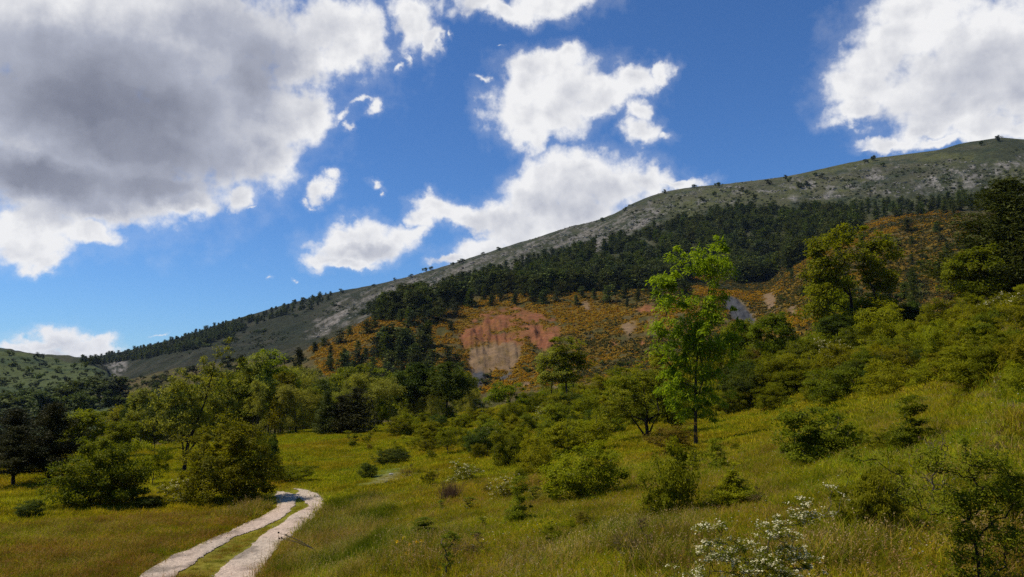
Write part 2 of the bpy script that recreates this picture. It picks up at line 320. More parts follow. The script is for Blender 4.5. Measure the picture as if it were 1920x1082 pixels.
# ---- albedo: surface colours, plus cloud shade painted on the mountain's left end ----
def mixc(col, c, w):
    w = w[..., None]; return col * (1 - w) + np.asarray(c) * w
n1 = fbm(XX / 9, YY / 9, 0, 4); n2 = fbm(XX / 2.2, YY / 2.2, 3, 3); n3 = fbm(XX / 45, YY / 45, 5, 4)
col = np.zeros(G.shape + (3,)); col[:] = (.18, .165, .012)
col = mixc(col, (.19, .15, .018), sstep(.45, .65, n1) * .6); col = mixc(col, (.11, .12, .010), sstep(.55, .75, n2) * .5)
hillw = (rid >= 7).astype(float); hillw = sstep(120, 210, RG)
hc = np.zeros_like(col); hc[:] = (.062, .055, .014)
hn = fbm(XX / 6, YY / 6, 2, 4); hc = mixc(hc, (.105, .070, .026), sstep(.42, .6, hn) * .55)
col = mixc(col, hc, np.ones_like(hillw)) * hillw[..., None] + col * (1 - hillw[..., None])
gn = fbm(XX / 4.2, YY / 4.2, 6, 3)
col = mixc(col, (.155, .092, .008), R_gorse * sstep(.30, .50, gn) * .85)
mt = (rid >= 9).astype(float)
mc = np.zeros_like(col); mc[:] = (.046, .050, .022); mc = mixc(mc, (.082, .084, .030), sstep(1180, 1300, UU) * sstep(.3, .6, fbm(UU / 120, VV / 14, 3, 3)))
lowm = 1 - sstep(470, 620, RG); mc = mc * (1 - lowm[..., None]) + np.array([.075, .062, .016]) * lowm[..., None]; mn = fbm(XX / 30, YY / 30, 1, 5, .6); mc = mixc(mc, (.088, .080, .046), sstep(.45, .62, mn) * .55); mc = mixc(mc, (.035, .045, .022), sstep(.52, .68, fbm(XX / 14, YY / 14, 4, 4, .6)) * .8)
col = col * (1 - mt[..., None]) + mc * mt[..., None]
col = col * (1 - .38 * (mt * (1 - sstep(560, 900, UU)) * (UU > 190)))[..., None]  # cloud shadow painted in: darkens the left end of the mountain
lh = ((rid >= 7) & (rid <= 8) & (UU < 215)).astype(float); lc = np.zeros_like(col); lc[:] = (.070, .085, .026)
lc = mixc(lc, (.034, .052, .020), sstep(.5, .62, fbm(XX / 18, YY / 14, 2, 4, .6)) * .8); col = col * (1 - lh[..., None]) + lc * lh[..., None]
# screes: streaks running down the fall line (picture-wise down to the left)
ca, sa = math.cos(math.radians(26)), math.sin(math.radians(26)); s_ = UU * ca - VV * sa; t_ = UU * sa + VV * ca
strk = fbm(s_ / 50, t_ / 3.6, 3, 4, .6)
R_scr = region([[(560, 640), (640, 560), (770, 520), (950, 464), (1150, 404), (1230, 385), (1240, 420), (1130, 470), (1000, 480), (900, 530), (800, 545), (700, 590), (620, 620)]], jit=50, lo=9, hi=11)
R_scr2 = region([[(1102,465),(1130,443),(1178,438),(1215,400),(1222,410),(1164,451),(1127,468)],[(1049,471),(1094,451),(1130,430),(1105,454),(1074,468),(1018,486),(981,493),(947,519),(914,536),(869,533),(908,507),(939,500),(984,482)],[(756,566),(790,538),(812,533),(790,555),(762,567),(708,583)],[(600,606),(650,582),(655,586),(620,606)],[(720,556),(770,532),(800,522),(780,538),(730,562)]], jit=12, lo=9, hi=11)
R_out = region([[(1150, 402), (1260, 357), (1400, 345), (1380, 372), (1250, 400), (1180, 420)], [(1420, 345), (1600, 310), (1920, 300), (1920, 352), (1750, 362), (1600, 368), (1440, 370)]], jit=40, lo=9, hi=11)
grit = sstep(.25, .6, vnoise(UU / 2.4, VV / 1.7, 1)); scree = (.45 + .55 * grit) * np.clip(R_scr * sstep(.54, .64, strk) * .75 + R_scr2 * sstep(.34, .50, strk), 0, 1)
col = mixc(col, (.215, .185, .150), scree)
blot = sstep(.60, .66, fbm(UU / 26 + VV / 40, VV / 9, 6, 4, .6)) * R_out
col = mixc(col, (.20, .18, .15), blot * grit)
rk = sstep(.55, .65, fbm(UU / 9, VV / 4, 2, 4, .65)) * np.clip(R_scr + .5 * R_out, 0, 1) * .6; col = mixc(col, (.17, .155, .13), rk)
PALE = [[(1740, 325), (1752, 330), (1762, 350), (1768, 358), (1752, 352), (1744, 340)], [(1800, 320), (1812, 332), (1828, 345), (1845, 350), (1822, 352), (1806, 340)], [(1712, 350), (1730, 345), (1740, 352), (1722, 357)], [(1780, 352), (1790, 340), (1796, 355)], [(1862, 318), (1880, 322), (1868, 330)], [(1545, 360), (1570, 355), (1560, 364)], [(1600, 350), (1615, 346), (1608, 356)], [(1650, 362), (1668, 356), (1662, 366)]]
PALE += [[(1478, 372), (1500, 368), (1492, 376)], [(1395, 382), (1412, 377), (1408, 384)]]
R_pale = region(PALE, jit=14, lo=9, hi=11); col = mixc(col, (.26, .235, .20), R_pale * (.35 + .65 * grit))
R_rock = region([[(190, 676), (235, 678), (240, 690), (222, 710), (208, 715), (215, 700)]], jit=14, lo=8, hi=11); col = mixc(col, (.19, .17, .14), R_rock * sstep(.35, .55, vnoise(UU / 3.5, VV / 2.5, 2)))
R_dirt = region([[(130, 748), (200, 738), (205, 752), (150, 762)], [(1035, 722), (1060, 710), (1068, 718), (1045, 728)]], jit=16, lo=7, hi=8); col = mixc(col, (.20, .16, .11), R_dirt * .8)
redn = fbm(XX / 3, YY / 3 + G / 2, 1, 4)
R_mound = region([[(864, 628), (885, 600), (912, 583), (965, 578), (1010, 584), (1045, 600), (1052, 625), (1035, 655), (1016, 664), (1000, 645), (960, 650), (915, 640), (872, 655)]], jit=14, lo=7, hi=9) * sstep(.44, .52, fbm(XX / 5.5, YY / 5.5 + G / 3, 4, 4))
R_red = np.maximum(R_red, R_mound * .95)
col = mixc(col, (.205, .076, .033), R_red * (.7 + .3 * sstep(.35, .6, redn))); col = mixc(col, (.185, .118, .062), R_tan * (.6 + .4 * sstep(.3, .5, redn))); col = mixc(col, (.058, .058, .058), R_marl)
R_side = region([[(1385, 540), (1430, 600), (1475, 560), (1450, 590), (1430, 610), (1380, 560)]], jit=12, lo=7, hi=9); col = mixc(col, (.16, .12, .06), R_side * .6)
# bare earth in the meadow by the little bank
R_bare = region([[(660, 895), (700, 880), (770, 872), (800, 880), (745, 905), (680, 912)], [(700, 880), (830, 855), (870, 850), (850, 862), (740, 892)], [(640, 960), (700, 950), (705, 1000), (650, 1010)]], jit=26, lo=1, hi=5)
col = mixc(col, (.17, .135, .085), R_bare * .55)
R_lush = region([[(520, 890), (600, 870), (740, 868), (760, 880), (690, 905), (640, 925), (560, 905)]], jit=20, lo=1, hi=5); col = mixc(col, (.10, .14, .010), R_lush * .7)

def terr_mat(name, fine, bump, rough=1.0, scale=1.0):
    m = bpy.data.materials.new(name); m.use_nodes = True; t = m.node_tree; t.nodes.clear(); L = t.links.new
    out = N(t, 'ShaderNodeOutputMaterial'); b = N(t, 'ShaderNodeBsdfPrincipled'); L(b.outputs[0], out.inputs[0])
    b.inputs['Roughness'].default_value = rough; b.inputs['Specular IOR Level'].default_value = .1
    a = N(t, 'ShaderNodeAttribute', attribute_name='albedo'); g = N(t, 'ShaderNodeNewGeometry')
    n = N(t, 'ShaderNodeTexNoise'); n.inputs['Scale'].default_value = scale; n.inputs['Detail'].default_value = 8; n.inputs['Roughness'].default_value = .7; L(g.outputs['Position'], n.inputs['Vector'])
    mr = N(t, 'ShaderNodeMapRange'); L(n.outputs[0], mr.inputs[0]); mr.inputs[1].default_value = .28; mr.inputs[2].default_value = .72; mr.inputs[3].default_value = 1 - fine; mr.inputs[4].default_value = 1 + fine
    mu = N(t, 'ShaderNodeVectorMath', operation='SCALE'); L(a.outputs['Color'], mu.inputs[0]); L(mr.outputs[0], mu.inputs['Scale']); L(mu.outputs[0], b.inputs['Base Color'])
    bp = N(t, 'ShaderNodeBump'); bp.inputs['Distance'].default_value = bump; bp.inputs['Strength'].default_value = .9; L(n.outputs[0], bp.inputs['Height']); L(bp.outputs[0], b.inputs['Normal'])
    return m
M_ground = terr_mat('meadow_soil', .45, .06, scale=3.5)
M_hill = terr_mat('hill_soil', .45, .9, scale=.35)
M_mount = terr_mat('mountain_rock', .55, 3.5, scale=.22)
nA, nR = G.shape; idx = np.arange(nA * nR).reshape(nA, nR)
Vall = np.stack([XX, YY, G], -1).reshape(-1, 3); Call = col.reshape(-1, 3)
quad = np.stack([idx[:-1, :-1], idx[:-1, 1:], idx[1:, 1:], idx[1:, :-1]], -1)
quad = quad[:, :, ::-1]
qrid = np.maximum(rid[:-1, :-1], 0); quse = np.where(np.abs(AA[:-1, :-1]) < 3.2, True, False)
def terr_obj(name, sel, mat, label, cat):
    q = quad[sel]; used, inv = np.unique(q, return_inverse=True); q = inv.reshape(-1, 4)
    me = mesh_np(name, Vall[used], q, {'albedo': Call[used]}, mat, smooth=True)
    o = link(name, me); tag(o, label, cat, kind='structure'); return o
uq = UU[:-1, :-1]; left = (AA[:-1, :-1] < px_angles(213, 700)[0])
terr_obj('ground', (qrid < 7), M_ground, 'olive green meadow of tall grass sloping down to the track', 'ground')
terr_obj('hill', (qrid >= 7) & (qrid < 9) & ~left, M_hill, 'lower hills with orange gorse and the bare red and grey scar', 'hill')
terr_obj('grassy_hill', (qrid >= 7) & (qrid < 10) & left, M_hill, 'rounded green hill dotted with shrubs at the valley mouth under the small cloud', 'hill')
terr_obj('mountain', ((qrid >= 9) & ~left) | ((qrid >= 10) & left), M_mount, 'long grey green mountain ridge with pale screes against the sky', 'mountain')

def H(x, y):
    """terrain height by bilinear lookup in the polar grid (numpy arrays or floats)"""
    x = np.atleast_1d(np.asarray(x, float)); y = np.atleast_1d(np.asarray(y, float)); a = np.arctan2(x, y); r = np.hypot(x, y)
    i = np.clip(np.searchsorted(AZ, a) - 1, 0, nA - 2); j = np.clip(np.searchsorted(RR, r) - 1, 0, nR - 2)
    fa = (a - AZ[i]) / (AZ[i + 1] - AZ[i]); fr = (r - RR[j]) / (RR[j + 1] - RR[j])
    return (G[i, j] * (1 - fa) + G[i + 1, j] * fa) * (1 - fr) + (G[i, j + 1] * (1 - fa) + G[i + 1, j + 1] * fa) * fr
_rs = RR[(RR > 2)]
def hit(u, v, dmin=2.0):
    """first terrain point seen through a pixel"""
    az, el = px_angles(u, v); r = _rs[_rs >= dmin]; z = H(r * math.sin(az), r * math.cos(az)); d = CAMZ + r * math.tan(el) - z
    k = np.nonzero(d < 0)[0]
    if len(k) == 0: k = int(np.argmin(np.abs(d / r)))
    else:
        k = int(k[0])
        if k > 0:
            t = d[k - 1] / (d[k - 1] - d[k]); rr = r[k - 1] + t * (r[k] - r[k - 1]); return rr * math.sin(az), rr * math.cos(az), rr
    return r[k] * math.sin(az), r[k] * math.cos(az), r[k]
def at(u, d):
    az = px_angles(u, 650)[0]; return d * math.sin(az), d * math.cos(az), d

# ------------------------------------------------------------------ plant materials
def leaf_mat(name, dark, light, trans=.38, tint=(1.25, 1.25, .55), vary=.18, rough=.55):
    m = bpy.data.materials.new(name); m.use_nodes = True; t = m.node_tree; t.nodes.clear(); L = t.links.new
    out = N(t, 'ShaderNodeOutputMaterial'); a = N(t, 'ShaderNodeAttribute', attribute_name='lv'); oi = N(t, 'ShaderNodeObjectInfo')
    mx = N(t, 'ShaderNodeMix', data_type='RGBA'); L(a.outputs['Fac'], mx.inputs[0]); mx.inputs[6].default_value = (*dark, 1); mx.inputs[7].default_value = (*light, 1)
    hs = N(t, 'ShaderNodeHueSaturation'); L(mx.outputs[2], hs.inputs['Color'])
    L(mth(t, 'ADD', .5 - .016, mth(t, 'MULTIPLY', oi.outputs['Random'], .032)), hs.inputs['Hue'])
    L(mth(t, 'ADD', 1 - vary, mth(t, 'MULTIPLY', mth(t, 'FRACT', mth(t, 'MULTIPLY', oi.outputs['Random'], 7.31)), 2 * vary)), hs.inputs['Value'])
    b = N(t, 'ShaderNodeBsdfPrincipled'); L(hs.outputs[0], b.inputs['Base Color']); b.inputs['Roughness'].default_value = rough; b.inputs['Specular IOR Level'].default_value = .06
    tr = N(t, 'ShaderNodeBsdfTranslucent'); tm = N(t, 'ShaderNodeVectorMath', operation='MULTIPLY'); L(hs.outputs[0], tm.inputs[0]); tm.inputs[1].default_value = tint; L(tm.outputs[0], tr.inputs[0])
    ms = N(t, 'ShaderNodeMixShader'); ms.inputs[0].default_value = trans; L(b.outputs[0], ms.inputs[1]); L(tr.outputs[0], ms.inputs[2]); L(ms.outputs[0], out.inputs[0])
    return m
def bark_mat(name, c, scale=9):
    m = bpy.data.materials.new(name); m.use_nodes = True; t = m.node_tree; b = t.nodes['Principled BSDF']; L = t.links.new
    n = N(t, 'ShaderNodeTexNoise'); n.inputs['Scale'].default_value = scale; n.inputs['Detail'].default_value = 5; tc = N(t, 'ShaderNodeTexCoord')
    mp = N(t, 'ShaderNodeMapping'); mp.inputs['Scale'].default_value = (1, 1, .25); L(tc.outputs['Object'], mp.inputs[0]); L(mp.outputs[0], n.inputs[0])
    mx = N(t, 'ShaderNodeMix', data_type='RGBA'); L(n.outputs[0], mx.inputs[0]); mx.inputs[6].default_value = (*[x * .45 for x in c], 1); mx.inputs[7].default_value = (*[min(1, x * 1.6) for x in c], 1)
    L(mx.outputs[2], b.inputs['Base Color']); b.inputs['Roughness'].default_value = .95; b.inputs['Specular IOR Level'].default_value = .1
    bp = N(t, 'ShaderNodeBump'); bp.inputs['Distance'].default_value = .03; L(n.outputs[0], bp.inputs['Height']); L(bp.outputs[0], b.inputs['Normal']); return m
M_bark = bark_mat('grey_brown_bark', (.055, .045, .032)); M_darkbark = bark_mat('dark_bark', (.030, .024, .018)); M_twig = bark_mat('twig_bark', (.09, .072, .05)); M_greybark = bark_mat('smooth_grey_bark', (.085, .08, .06))
M_olive = leaf_mat('olive_leaves', (.105, .118, .005), (.34, .315, .010), trans=.47, vary=.30)
M_green = leaf_mat('green_leaves', (.082, .112, .006), (.27, .275, .012), trans=.45, vary=.28)
M_ash = leaf_mat('bright_ash_leaves', (.13, .18, .008), (.37, .44, .022), trans=.55)
M_oak = leaf_mat('yellow_green_leaves', (.105, .130, .006), (.30, .32, .012), trans=.5)
M_willow = leaf_mat('greyish_willow_leaves', (.14, .145, .018), (.39, .37, .050))
M_dkgreen = leaf_mat('deep_green_leaves', (.036, .055, .006), (.11, .135, .012), trans=.35)
M_pine = leaf_mat('pine_needles', (.022, .024, .007), (.060, .058, .014), trans=.15, tint=(1, 1, .6))
M_olivepine = leaf_mat('olive_pine_needles', (.030, .040, .007), (.095, .100, .015), trans=.25, tint=(1, 1, .6))  # lighter and more olive than the needles above
M_farcon = leaf_mat('distant_conifer_needles', (.026, .042, .009), (.130, .146, .024), trans=.22, vary=.38, tint=(1, 1, .7))
M_rust = leaf_mat('rusty_young_leaves', (.12, .095, .010), (.26, .19, .02))
M_brown = leaf_mat('brown_dry_leaves', (.085, .055, .02), (.18, .12, .05))
M_gorse = leaf_mat('orange_gorse_bloom', (.27, .148, .004), (.62, .33, .008), trans=.15, tint=(1, 1, 1), vary=.3)
M_gorse2 = leaf_mat('brown_green_heath', (.070, .062, .010), (.18, .140, .014), trans=.15, tint=(1, 1, 1), vary=.3)
M_scrub = leaf_mat('grey_green_scrub', (.032, .044, .014), (.080, .090, .028), trans=.15, tint=(1, 1, 1), vary=.3)
M_white = leaf_mat('white_blossom', (.74, .66, .36), (.95, .88, .56), trans=.4, tint=(1, 1, 1), vary=.05)
M_yellow = leaf_mat('yellow_petals', (.80, .55, .01), (.88, .68, .02), trans=.2, tint=(1, 1, 1), vary=.05)

# ------------------------------------------------------------------ geometry builders
def unit(v): return v / np.maximum(np.linalg.norm(v, axis=-1, keepdims=True), 1e-9)
def cards(P, size, up=.5, outward=None, asp=.45, lv=None, rg=rng, long_dir=None):
    """leaf rhombi at P; returns verts, quads, lv"""
    n = len(P); size = np.broadcast_to(np.asarray(size, float), (n,))
    nrm = rg.normal(size=(n, 3)); nrm[:, 2] += up * 2
    if outward is not None: nrm += outward
    nrm = unit(nrm); t = rg.normal(size=(n, 3)) if long_dir is None else long_dir + rg.normal(size=(n, 3)) * .35
    t = unit(t - nrm * (t * nrm).sum(1, keepdims=True)); b = np.cross(nrm, t); s = size[:, None]
    V = np.stack([P - t * s * .5, P - b * s * asp * .5 + nrm * s * .06, P + t * s * .5, P + b * s * asp * .5 + nrm * s * .06], 1).reshape(-1, 3)
    F = np.arange(4 * n).reshape(n, 4); l = np.repeat(rg.random(n) if lv is None else lv, 4); return V, F, l
def tube(pts, rad, sides=5):
    pts = np.asarray(pts, float); n = len(pts); d = unit(np.gradient(pts, axis=0)); ref = np.where(np.abs(d[:, 2:3]) > .9, np.array([[1., 0, 0]]), np.array([[0, 0, 1.]]))
    a = unit(np.cross(d, ref)); b = np.cross(d, a); th = np.linspace(0, 2 * np.pi, sides, endpoint=False)
    V = (pts[:, None] + (a[:, None] * np.cos(th)[None, :, None] + b[:, None] * np.sin(th)[None, :, None]) * np.asarray(rad)[:, None, None]).reshape(-1, 3)
    i = np.arange(n - 1)[:, None] * sides; j = np.arange(sides)[None]; j2 = (j + 1) % sides
    return V, np.stack([i + j, i + j2, i + sides + j2, i + sides + j], -1).reshape(-1, 4)
class Bag:
    def __init__(s): s.V = []; s.F = []; s.L = []; s.M = []; s.n = 0
    def add(s, V, F, l=None, m=0):
        s.V.append(V); s.F.append(F + s.n); s.L.append(np.zeros(len(V)) if l is None else l); s.M.append(np.full(len(F), m)); s.n += len(V)
    def mesh(s, name, mat, smooth=False):
        return mesh_np(name, np.concatenate(s.V), np.concatenate(s.F), {'lv': np.concatenate(s.L)}, mat, smooth, np.concatenate(s.M) if isinstance(mat, (list, tuple)) else None)
def lobe_points(lobes, n, rg, power=2.0):
    w = np.array([l[3] * l[4] * l[5] for l in lobes]) ** .75; k = rg.choice(len(lobes), n, p=w / w.sum()); Lb = np.array(lobes)[k]
    d = unit(rg.normal(size=(n, 3))); r = rg.random((n, 1)) ** (1 / power); return Lb[:, :3] + d * r * Lb[:, 3:6]
def skeleton(trunk, clusters, r0, rg, bag, sides=5, bow=.10, tipr=.004, minh=.15, upward=.6, wob=.03):
    """limbs run from the nearest lower point of what has grown already to each leaf cluster"""
    nodes = [np.array(p, float) for p in trunk]; par = [-1] + list(range(len(trunk) - 1)); H0 = max(p[2] for p in trunk) + 1e-6
    order = np.argsort(np.linalg.norm(clusters - np.array(trunk[len(trunk) // 2]), axis=1)); chains = []
    for ci in order:
        c = clusters[ci]; A = np.array(nodes); dv = c - A; dist = np.linalg.norm(dv, axis=1); pen = dist + upward * np.maximum(0, .35 * dist - dv[:, 2]) * 1.6
        pen[A[:, 2] < minh * H0] += 5 * H0 * .1
        k = int(np.argmin(pen)); a = A[k]; L = dist[k]; ns = max(2, min(6, int(L / (H0 * .05)) + 1)); prev = k; ch = [k]
        side = rg.normal(size=3) * wob * L
        for i in range(1, ns + 1):
            t = i / ns; p = a + (c - a) * t + np.array([0, 0, -bow * L]) * math.sin(math.pi * t) * (1 if c[2] > a[2] else -1) + side * math.sin(math.pi * t) + rg.normal(size=3) * wob * L * .35 * (i < ns)
            nodes.append(p); par.append(prev); prev = len(nodes) - 1; ch.append(prev)
        chains.append(ch)
    cnt = np.zeros(len(nodes)); cnt[[c[-1] for c in chains]] = 1
    for i in range(len(nodes) - 1, 0, -1): cnt[par[i]] += cnt[i]
    rad = tipr + (r0 - tipr) * (np.maximum(cnt, .4) / cnt[0]) ** .55; A = np.array(nodes)
    tr = list(range(len(trunk))); rt = rad[tr].copy(); rt[0] *= 1.35
    bag.add(*tube(A[tr], rt, sides + 3))
    for ch in chains:
        rr = rad[ch].copy(); rr[0] = min(rr[0], rr[1] * 1.25); bag.add(*tube(A[ch], rr, sides))
    return A
def broadleaf(name, cat_parts, H0, lobes, nclus, leaves, lsize, rc, trunk, r0, mats, seed, flat=.7, gap=.0, up=.45, power=2.0, bow=.10, droop=0, asp=.5, wob=.04, blossom=0, stems=(), cluster_var=.35, minh=.15, upward=.6):
    """root Empty > trunk, crown ; real size, base at the origin"""
    rg = np.random.default_rng(seed); cl = lobe_points(lobes, nclus, rg, power); cl[:, 2] = np.maximum(cl[:, 2], .04 * H0)
    c0 = cl.mean(0); so = rg.random(len(cl)) < .13; so &= cl[:, 2] > c0[2] * .8; cl[so] = c0 + (cl[so] - c0) * rg.uniform(*((1.12, 1.36) if cat_parts[0] == 'stems' else (1.02, 1.12)), (so.sum(), 1))   # sprays that break the outline
    if gap: cl = cl[vnoise(cl[:, 0] * 2.2 / rc / 3 + 9, cl[:, 2] * 2.2 / rc / 3 + 4 + cl[:, 1] * .3, seed) > gap]
    bw = Bag(); skeleton(trunk, cl, r0, rg, bw, bow=bow, wob=wob, minh=minh, upward=upward)
    for ex in stems:
        ex = np.array(ex, float); tt = np.linspace(0, 1, 9); pp = np.stack([np.interp(tt, np.linspace(0, 1, len(ex)), ex[:, c]) for c in range(3)], 1); bw.add(*tube(pp, np.linspace(r0 * .75, r0 * .12, 9), 6))
    bl = Bag(); cen = np.mean(cl, 0); n = len(cl); per = np.maximum(4, (leaves / n * np.exp(rg.normal(size=n) * .35)).astype(int)); k = np.repeat(np.arange(n), per); m = len(k)
    rcs = (rc * (1 + cluster_var * rg.normal(size=n)).clip(.5, 1.8))[k]
    off = unit(rg.normal(size=(m, 3))) * (rg.random((m, 1)) ** .5) * rcs[:, None]; off[:, 2] *= flat
    if droop: off[:, 2] -= droop * rcs * (np.hypot(off[:, 0], off[:, 1]) / rcs) ** 2
    P = cl[k] + off; P[:, 2] = np.maximum(P[:, 2], .02); tone = rg.random(n)[k] * .5 + rg.random(m) * .5
    outw = unit(P - cen) * .8; sz = lsize * (.6 + .8 * rg.random(m)); ld = None
    if droop: ld = unit(off + np.array([0, 0, -.3]))
    V, F, l = cards(P, sz, up=up, outward=outw, asp=asp, lv=tone, rg=rg, long_dir=ld); bl.add(V, F, l, 0)
    mm = mats[1]
    if blossom:
        mb = int(blossom); kk = rg.integers(0, m, mb); hi = P[kk] + unit(P[kk] - cen) * rc * .25; hi = np.repeat(hi, 5, 0) + rg.normal(size=(mb * 5, 3)) * lsize * .5
        V, F, l = cards(hi, lsize * .95, up=.9, asp=.95, rg=rg); bl.add(V, F, l, 1); mm = [mats[1], M_white]
    root = bpy.data.objects.new(name, None); root.empty_display_size = .3
    return dict(root=root, parts=[(cat_parts[0], bw.mesh(name + '_' + cat_parts[0], mats[0], True)), (cat_parts[1], bl.mesh(name + '_' + cat_parts[1], mm))], H=H0, name=name)
def finish(p):
    """measure the proto so that placements can fit height and width"""
    me = p['parts'][-1][1]; co = np.zeros(len(me.vertices) * 3, np.float32); me.vertices.foreach_get('co', co); co = co.reshape(-1, 3)
    p['H'] = float(np.percentile(co[:, 2], 99.7)); p['W'] = float(np.percentile(co[:, 0], 99) - np.percentile(co[:, 0], 1)); p['cx'] = 0; return p
def tree(name, lobes, seed, mats, H0, nclus=110, leaves=9000, lsize=.17, rc=.75, r0=.16, trunk=None, **kw):
    r0 *= .62; leaves = int(leaves * 1.5); nclus = int(nclus * 1.25)
    rg = np.random.default_rng(seed + 900)
    if trunk is None:
        a = rg.normal(size=2) * .04 * H0; trunk = [(a[0] * t * t, a[1] * t * t, H0 * .62 * t) for t in np.linspace(0, 1, 7)]
    return finish(broadleaf(name, ('trunk', 'crown'), H0, lobes, nclus, leaves, lsize, rc, trunk, r0, mats, seed, **kw))
def bush(name, lobes, seed, mats, H0, nclus=90, leaves=9000, lsize=.07, rc=.26, r0=.022, skirt=True, **kw):
    if skirt:                                                               # leafy down to the ground
        rx = max(abs(l[0]) + l[3] for l in lobes) * .85; lobes = list(lobes) + [(0, 0, H0 * .16, rx, rx * .9, H0 * .16)]; nclus = int(nclus * 1.25); leaves = int(leaves * 1.25)
    leaves = int(leaves * 1.5)
    rg = np.random.default_rng(seed + 500); trunk = [(rg.normal() * .02, rg.normal() * .02, H0 * .3 * t) for t in np.linspace(0, 1, 4)]
    kw.setdefault('minh', 0)
    return finish(broadleaf(name, ('stems', 'foliage'), H0, lobes, nclus, leaves, lsize, rc, trunk, r0, mats, seed, **kw))
def conifer(name, H0, R0, seed, mats, whorls=22, per=7, cardsz=.22, dens=1.0, clear=.08, shape=1.0, sag=.22, r0=.16, upturn=.25, clump=.20, ragged=.25, needle=.3):
    rg = np.random.default_rng(seed); bw = Bag(); bl = Bag(); tp = [(math.sin(t * 3 + seed) * .012 * H0 * t, math.cos(t * 2.3 + seed) * .012 * H0 * t, H0 * .97 * t) for t in np.linspace(0, 1, 9)]
    bw.add(*tube(tp, np.linspace(r0, .015, 9), 8)); Ps = []; Ds = []; Ts = []
    for w in range(whorls):
        f = (w + .5) / whorls; z = H0 * (clear + (1 - clear) * f); env = R0 * (1 - f) ** shape * (.35 + .65 * min(1, f * 5 + .3))
        for k in range(per):
            th = rg.random() * 6.283; L = env * min(1.5, max(.3, 1 + ragged * rg.normal())) + .03 * H0 * (1 - f * .6); zz = z + rg.normal() * H0 * .5 / whorls
            n = max(3, int(L / (clump * 1.1)) + 1); t = np.linspace(0.12, 1, n); x = L * t; zc = zz - sag * L * np.sin(t * 2.2) + upturn * L * t ** 3
            pts = np.stack([np.cos(th) * x, np.sin(th) * x, zc], 1); pts[:, 2] = np.maximum(pts[:, 2], .05)
            base = np.array([[0, 0, zz]]); 
            if r0 > .03: bw.add(*tube(np.concatenate([base, pts]), np.linspace(max(.012, r0 * .28 * (1 - f)), .005, n + 1), 4))
            m = max(3, int(10 * dens)); kk = np.repeat(np.arange(n), m); wd = (.35 + .65 * (1 - np.abs(t[kk] - .65)))[:, None]
            o = rg.normal(size=(len(kk), 3)) * clump * wd * np.array([1.0, 1.0, .55]); Ps.append(pts[kk] + o); dd = np.array([[math.cos(th), math.sin(th), .35]]) + o * (1.2 / clump) * .5; Ds.append(np.broadcast_to(dd, (len(kk), 3))); Ts.append(np.full(len(kk), rg.random()) * .5 + rg.random(len(kk)) * .5)
    P = np.concatenate(Ps); D = np.concatenate(Ds); T = np.concatenate(Ts); V, F, l = cards(P, cardsz * (.6 + .8 * rg.random(len(P))), up=.35, asp=needle, lv=T, rg=rg, long_dir=unit(D)); bl.add(V, F, l)
    root = bpy.data.objects.new(name, None)
    return finish(dict(root=root, parts=[('trunk', bw.mesh(name + '_trunk', mats[0], True)), ('crown', bl.mesh(name + '_crown', mats[1]))], H=H0, name=name))
def single(name, lobes, seed, mat, n=500, size=.3, twig=None, H0=1.0, power=2.5, up=.6, asp=.6, clus=26, rc=.25):
    """a small or far plant as one mesh (leaf cards grouped in clumps, optional twigs)"""
    rg = np.random.default_rng(seed); b = Bag(); cl = lobe_points(lobes, clus, rg, power); cl[:, 2] = np.maximum(cl[:, 2], .03 * H0); k = rg.integers(0, clus, n)
    P = cl[k] + unit(rg.normal(size=(n, 3))) * rg.random((n, 1)) ** .5 * rc; P[:, 2] = np.maximum(P[:, 2], .01)
    V, F, l = cards(P, size * (.6 + .8 * rg.random(n)), up=up, asp=asp, lv=rg.random(clus)[k] * .5 + rg.random(n) * .5, rg=rg, outward=unit(P - np.array([0, 0, H0 * .3]))); b.add(V, F, l, 0)
    mats = mat
    if twig is not None:
        skeleton([(0, 0, 0), (0, 0, H0 * .12), (0, 0, H0 * .25)], cl, twig[1], rg, B2 := Bag(), sides=3, minh=0, tipr=twig[1] * .2)
        b.add(np.concatenate(B2.V), np.concatenate(B2.F), None, 1); mats = [mat, twig[0]]
    return finish(dict(root=None, parts=[(name, b.mesh(name, mats))], H=H0, name=name))

def place(p, x, y, h=None, w=None, rot=None, label=None, cat=None, group=None, name=None, sink=.03):
    z = float(H(x, y)[0]); sh = h / p['H'] if h else 1.0; sw = (w / p['W']) if w else sh
    if rot is None: rot = random.uniform(-.5, .5)
    sc = (sw, sw, sh)
    if p['root'] is None:
        o = bpy.data.objects.new(name or p['name'], p['parts'][0][1]); C.objects.link(o)
    else:
        o = p['root'].copy(); o.name = name or p['name']; C.objects.link(o)
        for nm, me in p['parts']:
            c = bpy.data.objects.new(nm, me); C.objects.link(c); c.parent = o
    o.location = (x, y, z - sink * sh); o.rotation_euler = (0, 0, rot); o.scale = sc
    tag(o, label, cat, group); return o
def put(p, u, vb, vt, w, label, cat, group=None, d=None, rot=None, name=None, dmin=2.0):
    """stand a plant where the photograph shows its foot; height and width from its size in the picture"""
    x, y, r = at(u, d) if d else hit(u, vb, dmin); z = float(H(x, y)[0]); xx, _, _ = 0, 0, 0
    el = px_angles(u, vt)[1]; h = CAMZ + r * math.tan(el) - z; fwd = y * math.cos(PITCH)
    return place(p, x, y, max(h, .15), w / FPX * max(fwd, 1), rot, label, cat, group, name)

